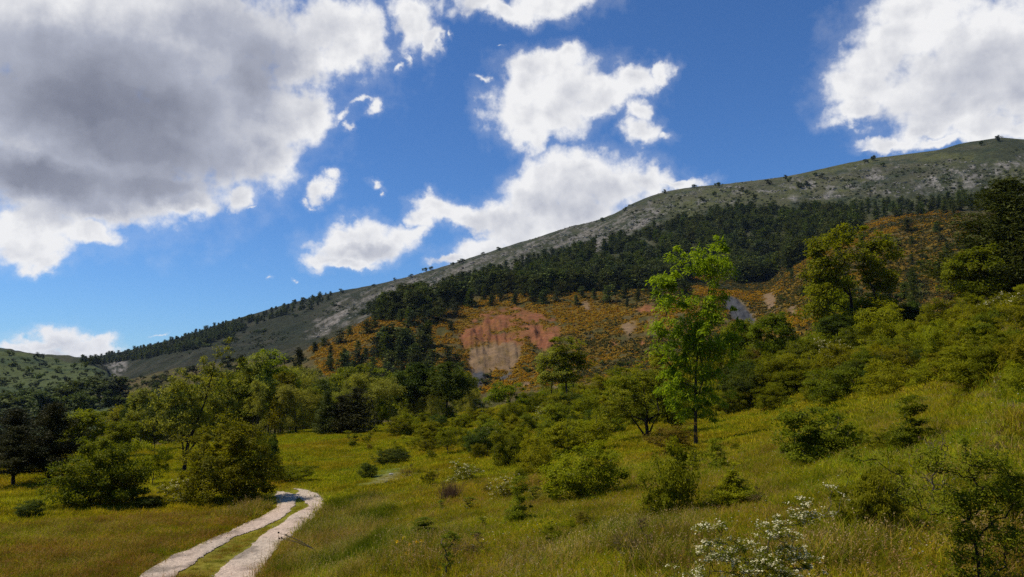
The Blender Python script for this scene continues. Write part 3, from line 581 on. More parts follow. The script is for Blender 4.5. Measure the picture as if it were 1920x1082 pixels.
# ------------------------------------------------------------------ prototypes
def pl(bu, bv, s, items, dep=.85):
    """crown lobes drawn as offsets from the foot: (u, v, half width, half height[, depth offset])"""
    return [((i[0] - bu) * s, (i[4] if len(i) > 4 else 0), (bv - i[1]) * s, i[2] * s, (i[2] * .5 + i[3] * .5) * s * dep, i[3] * s) for i in items]
s_ = 9.0 / 385
P_ash = tree('ash_tree', pl(1305, 835, s_, [(1352, 482, 20, 26), (1335, 530, 40, 40), (1288, 520, 22, 34), (1262, 560, 26, 34), (1300, 590, 55, 36), (1345, 600, 24, 40), (1258, 640, 24, 46), (1300, 660, 50, 40), (1280, 710, 26, 34), (1362, 640, 22, 26), (1285, 755, 26, 26), (1325, 725, 26, 34), (1340, 510, 26, 30), (1318, 640, 40, 40), (1268, 700, 24, 34), (1330, 775, 18, 20), (1300, 700, 40, 30), (1345, 670, 30, 40), (1272, 745, 26, 28), (1345, 745, 26, 28), (1300, 735, 36, 36), (1290, 770, 30, 24), (1325, 765, 24, 24)]), 1, (M_bark, M_ash), 9.0,
             nclus=280, leaves=12500, lsize=.16, rc=.29, r0=.10, trunk=[(0, 0, 0), (0.0, 0, .8), (.03, 0, 1.8), (.08, .05, 3.0), (.25, .05, 4.3), (.5, 0, 5.6), (.75, 0, 6.9)], droop=.5, asp=.30, up=.3, power=2.2, bow=.08, gap=.25, minh=.2, upward=1.3, cluster_var=.45)
s_ = 12.0 / 215
P_oak = tree('oak_tree', pl(1600, 640, s_, [(1600, 455, 48, 24), (1555, 475, 30, 22), (1650, 478, 30, 26), (1600, 490, 60, 26), (1530, 520, 28, 18), (1565, 535, 40, 22), (1650, 525, 34, 24), (1560, 580, 36, 26), (1640, 580, 30, 28), (1600, 600, 44, 18)]), 2, (M_darkbark, M_oak), 12.0,
             nclus=170, leaves=13000, lsize=.27, rc=.85, r0=.30, trunk=[(0, 0, 0), (-.1, 0, 1.5), (.1, .1, 3), (0, 0, 4.6), (-.2, 0, 6.2), (.1, 0, 8.0)], up=.5, power=2.4, bow=.05, flat=.6, gap=.28, minh=.22, upward=.9)
s_ = 7.6 / 245
P_fork = tree('forked_tree', pl(345, 885, s_, [(402, 655, 26, 20), (385, 690, 34, 26), (330, 715, 34, 24), (425, 720, 30, 24), (300, 755, 36, 26), (365, 745, 40, 24), (420, 760, 40, 30), (310, 800, 36, 24), (450, 690, 16, 20), (280, 790, 26, 24), (345, 790, 46, 30), (400, 800, 40, 30)]), 3, (M_darkbark, M_willow), 7.6,
              nclus=150, leaves=9000, lsize=.14, rc=.38, r0=.17, trunk=[(0, 0, 0), (.05, 0, .8), (.15, .05, 1.7), (.6, 0, 2.8), (1.1, 0, 4.2), (1.4, 0, 5.6), (1.6, 0, 6.6)], up=.4, power=2.2, bow=.05, gap=.14, upward=1.1, stems=[[(0, 0, .1), (-.15, 0, 1.6), (-.45, 0, 3.0), (-.9, 0, 4.6)], [(.05, 0, .9), (.9, .1, 2.2), (2.0, 0, 3.6)]])
E = lambda *a: list(a)
P_round = [tree('round_tree', E((0, 0, 5.2, 2.6, 2.5, 1.9), (-1.6, .4, 4.0, 1.6, 1.6, 1.4), (1.7, -.3, 3.8, 1.7, 1.6, 1.4), (.3, 0, 6.4, 1.3, 1.3, 1.1), (0, 0, 2.6, 2.0, 2.0, .9)), 11, (M_darkbark, M_green), 7.4, nclus=110, leaves=9000, lsize=.24, rc=.72, gap=.2),
           tree('round_tree', E((0, 0, 4.6, 2.3, 2.3, 2.2), (1.2, 0, 5.6, 1.5, 1.4, 1.3), (-1.5, 0, 3.2, 1.6, 1.5, 1.3), (.8, 0, 2.2, 1.8, 1.6, 1.0)), 12, (M_bark, M_olive), 7.0, nclus=100, leaves=9000, lsize=.22, rc=.68, gap=.22),
           tree('round_tree', E((0, 0, 4.0, 2.7, 2.4, 2.0), (-1.3, 0, 5.6, 1.4, 1.4, 1.2), (1.5, 0, 5.0, 1.5, 1.4, 1.3), (0, 0, 1.8, 2.4, 2.0, 1.0)), 13, (M_bark, M_willow), 7.0, nclus=110, leaves=9500, lsize=.20, rc=.70, gap=.22, droop=.4, asp=.3)]
P_dark = tree('dark_broadleaf_tree', E((0, 0, 4.6, 3.0, 2.6, 2.1), (-1.8, 0, 4.2, 1.8, 1.6, 1.6), (1.8, 0, 4.4, 1.9, 1.6, 1.6), (0, 0, 6.0, 1.8, 1.6, 1.0)), 14, (M_darkbark, M_dkgreen), 7.2, nclus=130, leaves=11000, lsize=.24, rc=.75, gap=.15)
P_tall = [tree('tall_pale_tree', E((0, 0, 7.6, 1.3, 1.2, 1.5), (-.9, 0, 6.0, 1.2, 1.2, 1.2), (1.0, 0, 5.6, 1.3, 1.2, 1.4), (0, 0, 4.2, 1.7, 1.5, 1.2)), 15, (M_greybark, M_oak), 9.0, nclus=85, leaves=5500, lsize=.20, rc=.55, r0=.13, gap=.35, upward=1.3, stems=[[(.12, 0, 0), (.5, 0, 2), (.8, .1, 4), (.95, 0, 6)]], trunk=[(0, 0, 0), (.05, 0, 1.4), (0, .1, 3), (-.1, 0, 4.6), (0, 0, 6.2), (.1, 0, 7.4)]),
          tree('tall_pale_tree', E((.3, 0, 7.2, 1.1, 1.1, 1.4), (-.8, 0, 6.4, 1.0, 1.0, 1.5), (1.1, 0, 5.0, 1.2, 1.2, 1.3), (-.4, 0, 4.4, 1.3, 1.3, 1.1)), 16, (M_bark, M_willow), 8.6, nclus=85, leaves=5500, lsize=.19, rc=.5, r0=.12, gap=.33, upward=1.3, stems=[[(.1, 0, 0), (.5, 0, 1.6), (.8, .1, 3.4), (1.1, 0, 5)], [(-.1, 0, 0), (-.5, .1, 2), (-.8, 0, 5.8)]])]
P_thin = tree('thin_tree', E((0, 0, 4.6, 1.3, 1.2, 1.0), (-.9, 0, 3.6, 1.0, .9, .9), (.9, 0, 3.4, 1.1, 1.0, .9)), 17, (M_bark, M_oak), 5.4, nclus=70, leaves=4200, lsize=.15, rc=.42, r0=.09, gap=.3)
P_thorn = tree('old_hawthorn_tree', E((-.9, 0, 2.8, 1.5, 1.4, .9), (.9, 0, 2.7, 1.5, 1.4, .9), (0, 0, 3.5, 1.4, 1.3, .8), (-1.8, 0, 1.7, .9, .9, .8), (1.7, 0, 1.7, .9, .9, .8), (-1.2, 0, 1.1, .8, .8, .6), (0, 0, 1.9, 1.6, 1.5, .8), (1.2, 0, 1.1, .7, .7, .5)), 18, (M_darkbark, M_green), 4.2, nclus=130, leaves=8500, lsize=.11, rc=.36, r0=.13, flat=.45, gap=.2, trunk=[(0, 0, 0), (.05, 0, .4), (.0, 0, .9), (.1, 0, 1.5)], bow=-.05, stems=[[(0, 0, .05), (-.45, 0, .8), (-1.1, 0, 1.7)], [(.05, 0, .05), (.4, .1, .9), (1.0, 0, 1.8)], [(0, 0, .2), (.1, .1, 1.2), (-.1, 0, 2.4)]])
# pines and other conifers
P_pineA = conifer('pine_tree', 6.5, 2.3, 21, (M_darkbark, M_pine), whorls=17, per=8, cardsz=.17, dens=3.2, clear=.16, shape=.62, sag=.10, r0=.15, upturn=.25, clump=.23)
P_pineB = conifer('pine_tree', 6.5, 2.0, 22, (M_darkbark, M_pine), whorls=15, per=7, cardsz=.17, dens=3.0, clear=.22, shape=.75, sag=.06, r0=.14, upturn=.20, clump=.22, ragged=.35)
P_pineR = conifer('tall_pine_tree', 17, 4.6, 23, (M_darkbark, M_olivepine), whorls=26, per=9, cardsz=.42, dens=3.0, clear=.08, shape=.7, sag=.05, r0=.30, upturn=.45, clump=.52, ragged=.3)
P_fir = [conifer('fir_tree', 8, 2.0, 24, (M_darkbark, M_farcon), whorls=15, per=7, cardsz=.34, dens=1.5, clear=.06, shape=.9, sag=.15, clump=.33),
         conifer('fir_tree', 8, 2.5, 25, (M_darkbark, M_pine), whorls=13, per=8, cardsz=.36, dens=1.5, clear=.05, shape=.7, sag=.12, clump=.36)]
P_far = [conifer('conifer', 9, (2.0, 2.6, 1.6, 3.0, 2.2, 2.7)[k], 30 + k, (M_darkbark, [M_farcon, M_farcon, M_dkgreen, M_olivepine, M_farcon, M_scrub][k]), whorls=(9, 7, 9, 6, 8, 6)[k], per=(6, 6, 5, 7, 6, 6)[k], cardsz=.62, dens=(.9, .9, .9, .9, .6, .8)[k], clear=.04, shape=(.8, .5, .95, .42, .65, .4)[k], sag=(.12, .02, .15, 0, .08, 0)[k], r0=.02, clump=.62, ragged=.4, needle=.6) for k in range(6)]
# bushes
B_big = bush('big_bush', E((0, 0, 1.6, 1.6, 1.5, 1.25), (-.9, 0, 1.1, 1.0, 1.0, .9), (.9, 0, 1.3, 1.1, 1.0, 1.0), (.2, 0, 2.4, .9, .9, .7)), 41, (M_darkbark, M_olive), 3.2, nclus=190, leaves=17000, lsize=.085, rc=.29, power=2.4, gap=.14)
B_big2 = bush('big_bush', E((0, 0, 1.2, 1.5, 1.4, 1.0), (-.8, 0, .8, 1.2, 1.1, .7), (.8, 0, .9, 1.1, 1.0, .8), (.1, 0, 1.9, .8, .8, .7)), 42, (M_darkbark, M_green), 2.7, nclus=190, leaves=17000, lsize=.08, rc=.27, power=2.4, up=.3, gap=.12)
B_dome = [bush('bush', E((0, 0, .75, .95, .9, .62), (-.5, 0, .5, .7, .7, .45), (.55, 0, .6, .6, .6, .5), (.1, 0, 1.15, .5, .5, .4)), 43, (M_twig, M_olive), 1.6, nclus=110, leaves=9000, lsize=.055, rc=.20, gap=.12),
          bush('bush', E((0, 0, .7, .85, .8, .6), (-.45, 0, .9, .5, .5, .5), (.4, 0, .45, .7, .6, .4)), 44, (M_twig, M_green), 1.5, nclus=110, leaves=9000, lsize=.055, rc=.19, gap=.15, flat=.5),
          bush('bush', E((0, 0, .6, 1.1, .9, .5), (.6, 0, .8, .6, .6, .5), (-.7, 0, .5, .6, .6, .4)), 45, (M_twig, M_olive), 1.4, nclus=110, leaves=8500, lsize=.055, rc=.19, gap=.22, flat=.45),
          bush('bush', E((0, 0, .8, .9, .9, .7), (.3, 0, 1.3, .45, .45, .4)), 46, (M_darkbark, M_dkgreen), 1.7, nclus=110, leaves=9500, lsize=.055, rc=.19, power=2.4)]
B_up = [bush('upright_bush', E((0, 0, .9, .42, .42, .8), (.12, 0, 1.6, .25, .25, .4), (-.2, 0, .5, .4, .4, .4)), 47, (M_twig, M_green), 1.9, nclus=75, leaves=5000, lsize=.055, rc=.15, gap=.2),
        bush('upright_bush', E((0, 0, .55, .5, .5, .45), (0, 0, 1.0, .32, .32, .4), (0, 0, 1.4, .15, .15, .25)), 48, (M_twig, M_olive), 1.6, nclus=80, leaves=6500, lsize=.05, rc=.16)]
B_loose = [bush('loose_shrub', E((0, 0, .8, .8, .7, .55), (-.5, 0, 1.2, .4, .4, .35), (.5, 0, 1.1, .45, .4, .4)), 49, (M_twig, M_olive), 1.6, nclus=90, leaves=5200, lsize=.05, rc=.18, gap=.2, r0=.018, flat=.5, wob=.07, skirt=False),
           bush('loose_shrub', E((0, 0, .9, .6, .6, .7), (.3, 0, 1.4, .3, .3, .3)), 50, (M_twig, M_rust), 1.6, nclus=80, leaves=4600, lsize=.05, rc=.17, gap=.2, r0=.016, wob=.07, skirt=False),
           bush('loose_shrub', E((0, 0, .7, .7, .6, .55), (.4, 0, 1.1, .35, .35, .3)), 51, (M_twig, M_brown), 1.4, nclus=60, leaves=1300, lsize=.045, rc=.14, gap=.3, r0=.016, wob=.08, skirt=False)]
B_flower = bush('flowering_shrub', E((0, 0, .8, .9, .8, .5), (-.6, 0, .9, .5, .5, .4), (.6, 0, 1.1, .4, .4, .3)), 52, (M_twig, M_olive), 1.5, nclus=85, leaves=4200, lsize=.05, rc=.17, gap=.2, flat=.5, blossom=160)
# the white blossoming hawthorn at the bottom of the picture, its arching leafy branch up to the right
s_ = 1.9 / 190
B_haw = bush('flowering_hawthorn', pl(1465, 1120, s_, [(1400, 1030, 50, 26), (1350, 1062, 36, 16), (1440, 1050, 55, 40), (1470, 1000, 36, 24), (1500, 975, 42, 16, .1), (1530, 955, 22, 12), (1505, 940, 20, 10), (1390, 985, 40, 10), (1480, 1060, 40, 40), (1340, 1085, 34, 12)], dep=1.0), 53, (M_twig, M_green), 1.9,
              nclus=230, leaves=10500, lsize=.030, rc=.12, r0=.014, gap=.2, wob=.08, blossom=1000, flat=.6, cluster_var=.3, skirt=False)
s_ = 2.6 / 300
B_right = bush('leaning_hawthorn', pl(1835, 1100, s_, [(1850, 880, 50, 30), (1880, 930, 34, 26), (1820, 935, 30, 26), (1790, 880, 36, 24), (1740, 920, 20, 12), (1700, 880, 26, 10), (1670, 862, 16, 7), (1840, 1000, 46, 44), (1900, 900, 36, 40), (1780, 950, 36, 22), (1830, 1060, 42, 34), (1890, 1000, 30, 40), (1850, 940, 40, 40)], dep=1.0), 54, (M_darkbark, M_green), 2.6,
               nclus=190, leaves=9500, lsize=.040, rc=.14, r0=.022, gap=.12, wob=.09, flat=.95, skirt=False)
Bare = bush('bare_shrub', E((0, 0, .8, .5, .5, .6), (.3, 0, 1.2, .3, .3, .3)), 55, (M_twig, M_brown), 1.5, nclus=60, leaves=260, lsize=.04, rc=.12, r0=.018, wob=.12, skirt=False)
S_sap = bush('sapling', E((0, 0, .6, .12, .12, .45), (.12, 0, 1.0, .1, .1, .2), (-.1, 0, .9, .1, .1, .15)), 56, (M_twig, M_green), 1.2, nclus=26, leaves=520, lsize=.045, rc=.09, r0=.014, wob=.08, skirt=False)
# far, small plants as one mesh each
F_tree = [single('far_tree', E((0, 0, 3.4, 2.2, 2.2, 2.2), (.8, 0, 5, 1.5, 1.5, 1.3)), 60 + k, [M_farcon, M_scrub, M_dkgreen][k], n=900, size=.55, H0=6, rc=.8) for k in range(3)]
F_shrub = [single('far_shrub', E((0, 0, .9, 1.3, 1.3, .8), (.6, 0, 1.2, .8, .8, .7)), 65 + k, [M_scrub, M_farcon, M_dkgreen][k], n=340, size=.36, H0=2, rc=.4, clus=16) for k in range(3)]
F_cush = [single('gorse_cushion', E((0, 0, .3, .75, .75, .35), (.3, 0, .4, .5, .5, .3)), 70 + k, [M_gorse, M_gorse2, M_gorse, M_scrub][k], n=90, size=.30, H0=.7, rc=.2, clus=12, up=.9, asp=.8) for k in range(4)]

# ------------------------------------------------------------------ the plants one can point at
# proto, u, foot v, top v, width px, label, category[, distance][, object name]
LIST = [
 (P_ash, 1305, 835, 450, 158, 'slender bright green ash tree standing alone on the meadow slope', 'tree', None, 'ash_tree', 0),
 (P_oak, 1600, 641, 424, 176, 'broad yellow green oak with dark spreading limbs on the right slope', 'tree', 84, 'oak_tree', 0),
 (P_fork, 345, 884, 636, 185, 'pale green forked tree with dark twin stems behind the two big bushes', 'tree', None, 'forked_tree', 0),
 (P_pineA, 92, 904, 757, 120, 'dark pine with layered branches, right one of the two at the left meadow edge', 'tree', None, 'pine_tree', None),
 (P_pineB, 24, 913, 800, 98, 'dark pine with a bare lower trunk at the left meadow edge, lower of the pair', 'tree', None, 'pine_tree', None),
 (P_pineA, 40, None, 768, 110, 'dark pine standing between and behind the two front pines', 'tree', 56, 'pine_tree', None),
 (P_pineB, -14, None, 776, 90, 'dark pine cut by the left edge of the photo', 'tree', 52, 'pine_tree', None),
 (P_pineR, 1906, 600, 338, 235, 'tall dark pine filling the right edge above the green slope', 'tree', 78, 'pine_tree', None),
 (P_round[0], 1845, 596, 462, 120, 'fresh green leafy tree growing against the tall dark pine', 'tree', 74, 'broadleaf_tree', None),
 (P_thorn, 1212, 822, 672, 170, 'old hawthorn with dark crooked trunks to the left of the ash tree', 'tree', None, 'hawthorn_tree', None),
 (P_tall[0], 1062, 762, 632, 84, 'thin pale tree with two slim stems in front of the red scar', 'tree', None, 'pale_tree', None),
 (P_tall[1], 1034, 768, 655, 66, 'slimmer pale tree leaning on the two stemmed tree before the red scar', 'tree', None, 'pale_tree', None),
 (P_thin, 952, 796, 716, 76, 'small pale tree with a single forked stem below the grey marl cone', 'tree', None, 'pale_tree', None),
 (P_round[0], 1452, 690, 588, 84, 'fresh green small tree with thin stems right of the ash', 'tree', None, 'broadleaf_tree', None),
 (P_round[0], 1388, 690, 600, 70, 'green tree half hidden by the ash crown on its right', 'tree', 95, 'broadleaf_tree', None),
 (P_dark, 1368, None, 612, 60, 'dark green tree directly behind the lower right of the ash crown', 'tree', 104, 'dark_tree', None),
 (P_oak, 1566, None, 508, 120, 'smaller yellow green tree touching the left side of the big oak', 'tree', 92, 'oak_tree', 1.7),
 (P_round[1], 1655, 640, 560, 96, 'olive tree under the right side of the big oak', 'tree', 84, 'broadleaf_tree', None),
 (P_dark, 1700, 640, 575, 90, 'dark shaded tree between the big oak and the bare brown shrub', 'tree', 86, 'dark_tree', None),
 (P_dark, 1570, 655, 590, 80, 'dark green tree at the foot of the big oak on its left', 'tree', 80, 'dark_tree', None),
 (P_fir[0], 1718, None, 505, 34, 'dark narrow conifer on the orange slope right of the big oak', 'tree', 170, 'conifer_tree', None),
 (P_dark, 782, None, 682, 96, 'dark round leafy tree, left one of the pair below the red scar', 'tree', 92, 'dark_tree', None),
 (P_dark, 838, 782, 680, 112, 'dark round leafy tree with visible forked trunk below the red scar', 'tree', 90, 'dark_tree', 2.0),
 (P_fir[1], 668, 812, 728, 78, 'nearly black fir at the far edge of the meadow, widest of the dark ones', 'tree', None, 'fir_tree', None),
 (P_fir[1], 640, 814, 742, 60, 'nearly black fir touching the widest one at the meadow edge', 'tree', None, 'fir_tree', 2.2),
 (P_fir[0], 612, 816, 735, 46, 'pointed dark fir at the left end of the dark group by the meadow', 'tree', None, 'fir_tree', None),
 (P_tall[1], 480, None, 662, 80, 'many stemmed pale tree behind the right shoulder of the big olive bush', 'tree', 78, 'pale_tree', None),
 (P_tall[0], 508, None, 655, 70, 'pale yellow green tree just right of the many stemmed tree', 'tree', 88, 'pale_tree', None),
 (P_round[2], 705, None, 700, 92, 'greyish willow like tree behind the nearly black firs', 'tree', 86, 'willow_tree', None),
 (P_round[2], 560, None, 722, 86, 'greyish green round tree at the left end of the meadow edge', 'tree', 76, 'willow_tree', 1.0),
 (P_round[1], 165, None, 768, 90, 'pale yellow green round tree right of the left pines', 'tree', 62, 'broadleaf_tree', None),
 (P_round[1], 240, None, 790, 70, 'small round yellowish tree between the large green bush and the forked tree', 'tree', 60, 'broadleaf_tree', 1.3),
 (P_dark, 300, None, 765, 66, 'dark brownish tree left of the forked tree', 'tree', 66, 'dark_tree', None),
 (P_tall[1], 268, None, 728, 60, 'crooked stemmed pale tree far left behind the forked tree', 'tree', 84, 'pale_tree', None),
 (P_fir[1], 455, None, 668, 48, 'dark conifer crown rising behind the top of the forked tree', 'tree', 140, 'conifer_tree', None),
 (P_fir[1], 562, None, 655, 44, 'dark spreading conifer at the left foot of the orange hill', 'tree', 175, 'conifer_tree', None),
 (B_big, 429, 940, 783, 172, 'very large olive bush beside the bend of the track', 'bush', None, 'large_bush', 0),
 (B_big2, 188, 948, 822, 162, 'large round fresh green bush in the left meadow', 'bush', None, 'large_bush', 0),
 (B_dome[3], 55, 970, 937, 46, 'small dark bush alone in the left meadow grass', 'bush', None, 'bush', None),
 (B_dome[3], 277, 951, 930, 46, 'low dark shrub between the two large bushes', 'bush', None, 'bush', None),
 (B_flower, 325, 944, 893, 64, 'pale flowering shrub at the left foot of the very large olive bush', 'bush', None, 'flowering_shrub', None),
 (B_loose[0], 300, 900, 820, 74, 'grey green arching shrub between the green bush and the forked tree', 'bush', 40, 'shrub', None),
 (B_dome[3], 502, 880, 812, 50, 'dark shoulder bush right behind the very large olive bush', 'bush', 40, 'bush', None),
 (B_dome[2], 545, 905, 868, 72, 'low light green bush just past the bend of the track', 'bush', None, 'bush', None),
 (B_dome[1], 1530, 868, 752, 156, 'broad dark green bush in the middle of the right meadow', 'bush', None, 'bush', None),
 (B_up[0], 1712, 842, 740, 80, 'open dark green shrub right of the broad meadow bush', 'bush', None, 'shrub', None),
 (B_loose[0], 1645, 850, 800, 60, 'thin sprawling twigs between the two dark meadow bushes', 'bush', None, 'shrub', None),
 (B_dome[0], 1262, 968, 822, 122, 'dense green bush in front of the ash trunk', 'bush', None, 'bush', 1.0),
 (B_up[1], 1376, 952, 868, 78, 'cone shaped yellow green bush right of the dense bush', 'bush', None, 'bush', None),
 (B_up[0], 1345, 885, 822, 50, 'dark sprig at the right foot of the ash trunk', 'bush', None, 'shrub', 2.0),
 (B_dome[0], 1092, 938, 828, 150, 'wide green bush with a shaded underside left of the ash', 'bush', None, 'bush', .2),
 (B_dome[3], 900, 852, 800, 58, 'dark compact bush among paler shrubs on the little bank', 'bush', None, 'bush', None),
 (B_dome[1], 948, 876, 798, 62, 'green bush right of the dark compact bush', 'bush', None, 'bush', None),
 (B_dome[0], 1004, 892, 815, 74, 'olive bush left behind the wide green bush', 'bush', None, 'bush', 2.4),
 (B_dome[2], 1075, 850, 775, 120, 'yellowish spreading bush uphill of the wide green bush', 'bush', None, 'bush', None),
 (B_loose[1], 1255, 850, 790, 90, 'reddish tinged shrub around the left foot of the ash', 'bush', None, 'shrub', None),
 (B_up[0], 974, 984, 892, 52, 'thin upright shrub with brownish leaves alone in the grass', 'bush', None, 'shrub', 1.1),
 (B_flower, 944, 935, 890, 66, 'low shrub with a few white blossoms beside the thin upright one', 'bush', None, 'flowering_shrub', 1.0),
 (B_haw, 1465, 1125, 912, 300, 'white blossoming hawthorn at the bottom edge of the photo', 'bush', None, 'flowering_hawthorn', 0),
 (B_dome[2], 1640, 1012, 856, 140, 'yellow green hawthorn bush above the blossoming one', 'bush', None, 'bush', .7),
 (B_right, 1835, 1110, 820, 320, 'leaning hawthorn with a long arching branch at the lower right', 'bush', None, 'leaning_hawthorn', 0),
 (B_dome[1], 1915, 1000, 870, 80, 'green bush cut by the lower right edge', 'bush', None, 'bush', None),
 (Bare, 1752, 955, 800, 70, 'bare pale twigs and dry stalks behind the leaning hawthorn', 'bush', None, 'bare_shrub', None),
 (B_loose[2], 1188, 1062, 968, 66, 'small brown twiggy shrub in the foreground grass', 'bush', None, 'shrub', None),
 (B_up[0], 790, 1016, 970, 56, 'small green shrub behind the yellow flowers', 'bush', None, 'shrub', .4),
 (S_sap, 836, 1092, 992, 46, 'crooked thin sapling right of the yellow flowers', 'sapling', None, 'sapling', None),
 (B_loose[2], 880, 1050, 1000, 60, 'brownish low twigs right of the crooked sapling', 'bush', None, 'shrub', None),
 (S_sap, 876, 960, 930, 34, 'tiny sprig in the grass below the brown tussock', 'sapling', None, 'sapling', None),
 (B_dome[3], 730, 872, 842, 62, 'dark low bush on the crest of the bare bank', 'bush', None, 'bush', .8),
 (B_dome[3], 688, 897, 868, 32, 'small dark bush at the lower end of the bare bank', 'bush', None, 'bush', 2.0),
 (B_flower, 872, 905, 860, 70, 'flowering shrub above the brown tussock', 'bush', None, 'flowering_shrub', 2.0),
 (B_loose[0], 800, 912, 876, 36, 'thin shrub in the middle of the open slope', 'bush', None, 'shrub', None),
 (B_loose[2], 765, 895, 870, 24, 'small brown shrub on the bare bank', 'bush', None, 'shrub', None),
 (B_up[0], 664, 838, 812, 18, 'small upright shrub standing alone on the far meadow', 'bush', None, 'shrub', None),
 (B_loose[0], 686, 832, 812, 24, 'pale small shrub right of the lone upright one on the far meadow', 'bush', None, 'shrub', None),
 (B_flower, 1905, 735, 700, 60, 'pale blossoming shrub at the right edge above the meadow', 'bush', None, 'flowering_shrub', None),
 (B_big, 1835, 728, 640, 170, 'big yellow green bush on the slope near the right edge', 'bush', None, 'large_bush', 1.0),
 (B_dome[1], 1570, 755, 680, 110, 'dense olive bush at the top of the open meadow', 'bush', None, 'bush', 1.9),
 (B_dome[0], 1665, 742, 672, 104, 'olive bush right of the dense one at the top of the open meadow', 'bush', None, 'bush', 1.9),
 (B_big, 1470, 745, 668, 130, 'large yellowish bush left of the dense ones at the meadow top', 'bush', None, 'large_bush', 2.7),
 (B_dome[3], 1395, 765, 690, 80, 'darker bush right of the ash at the meadow top', 'bush', None, 'bush', None),
 (B_dome[3], 1780, 668, 612, 90, 'dark juniper like bush under the bare brown shrub', 'bush', 70, 'bush', None),
 (B_big, 1885, 705, 618, 130, 'big olive bush at the right edge just above the open meadow', 'bush', None, 'large_bush', .4),
 (B_dome[2], 1800, 700, 640, 110, 'yellow green bush left of the big one at the right edge', 'bush', None, 'bush', None),
 (B_big2, 1905, 655, 592, 100, 'tall olive bush at the right edge below the dark pine', 'bush', 60, 'large_bush', 2.2),
 (B_dome[1], 1845, 660, 600, 110, 'green bush in front of the fresh green tree on the right', 'bush', 62, 'bush', None),
 (B_dome[0], 1745, 725, 672, 90, 'low olive bush at the meadow top between two larger ones', 'bush', None, 'bush', 1.2),
 (B_dome[0], 1912, 745, 676, 80, 'olive bush cut by the right edge at the top of the meadow', 'bush', None, 'bush', 1.5),
 (B_dome[1], 1868, 722, 662, 84, 'green bush standing before the big olive one at the right edge', 'bush', None, 'bush', .9),
 (B_dome[0], 1935, 690, 610, 100, 'olive bush half outside the right edge beneath the dark pine', 'bush', None, 'bush', .2),
 (Bare, 1765, 640, 545, 70, 'bare brown shrub on the crest left of the tall dark pine', 'bush', 78, 'bare_shrub', None),
]
random.seed(77)
for it in LIST:
    p, u, vb, vt, w, lab, cat, d, nm, rot = it
    put(p, u, vb, vt, w, lab, cat, d=d, name=nm, rot=rot)

# ------------------------------------------------------------------ repeats
R = np.random.default_rng(2024)
def poly_px(poly, n, mind=6, tries=60, holes=0):
    us = [p[0] for p in poly]; vs = [p[1] for p in poly]; out = []; cell = {}
    for _ in range(n * tries):
        if len(out) >= n: break
        u = R.uniform(min(us), max(us)); v = R.uniform(min(vs), max(vs))
        if not in_poly(np.array([u]), np.array([v]), poly)[0]: continue
        if holes and fbm(np.array(u / 34), np.array(v / 13), 5, 3) > holes: continue
        k = (int(u // mind), int(v // (mind * .55)))
        if any((k[0] + a, k[1] + b) in cell for a in (-1, 0, 1) for b in (-1, 0, 1)) : continue
        cell[k] = 1; out.append((u, v))
    return out
# valley trees behind the meadow, three depths
TOP = [(110, 800), (200, 785), (260, 752), (330, 735), (430, 690), (520, 668), (600, 700), (700, 705), (760, 715), (870, 712), (930, 745), (1000, 742), (1100, 722), (1200, 700), (1300, 690), (1420, 650), (1560, 620), (1700, 600), (1800, 580)]
tu, tv = zip(*TOP)
VK = [(P_round[0], 'green'), (P_round[1], 'olive'), (P_round[2], 'greyish'), (P_tall[0], 'slim pale'), (P_tall[1], 'slim greyish'), (P_dark, 'dark green'), (P_fir[0], 'dark fir')]
for (d, dv, n, u0, u1) in [(150, 0, 26, 120, 900), (118, 14, 26, 130, 900), (90, 34, 20, 380, 800), (125, 10, 24, 940, 1730), (100, 26, 16, 1230, 1730)]:
    for i in range(n):
        u = u0 + (u1 - u0) * (i + R.random()) / n; vt = float(np.interp(u, tu, tv)) + dv + R.normal() * 11
        p, kd = VK[R.choice(7, p=[.2, .2, .2, .1, .1, .12, .08])]
        dd = d * (1 + .06 * R.normal()); x, y, r = at(u, dd); z = float(H(x, y)[0]); h = CAMZ + r * math.tan(px_angles(u, vt)[1]) - z
        if h < 2.5: h = 2.5 + R.random()
        h = min(h, 13); wid = h * R.uniform(.55, .85) * (.6 if 'slim' in kd or 'fir' in kd else 1)
        side = 'in the valley behind the far meadow' if u < 930 else 'on the crest of the right slope'
        place(p, x, y, h, wid, R.random() * 6.28, kd + (' tree' if 'fir' not in kd else '') + ' ' + side, 'tree', kd + ' trees ' + side, 'valley_tree' if u < 930 else 'slope_tree')
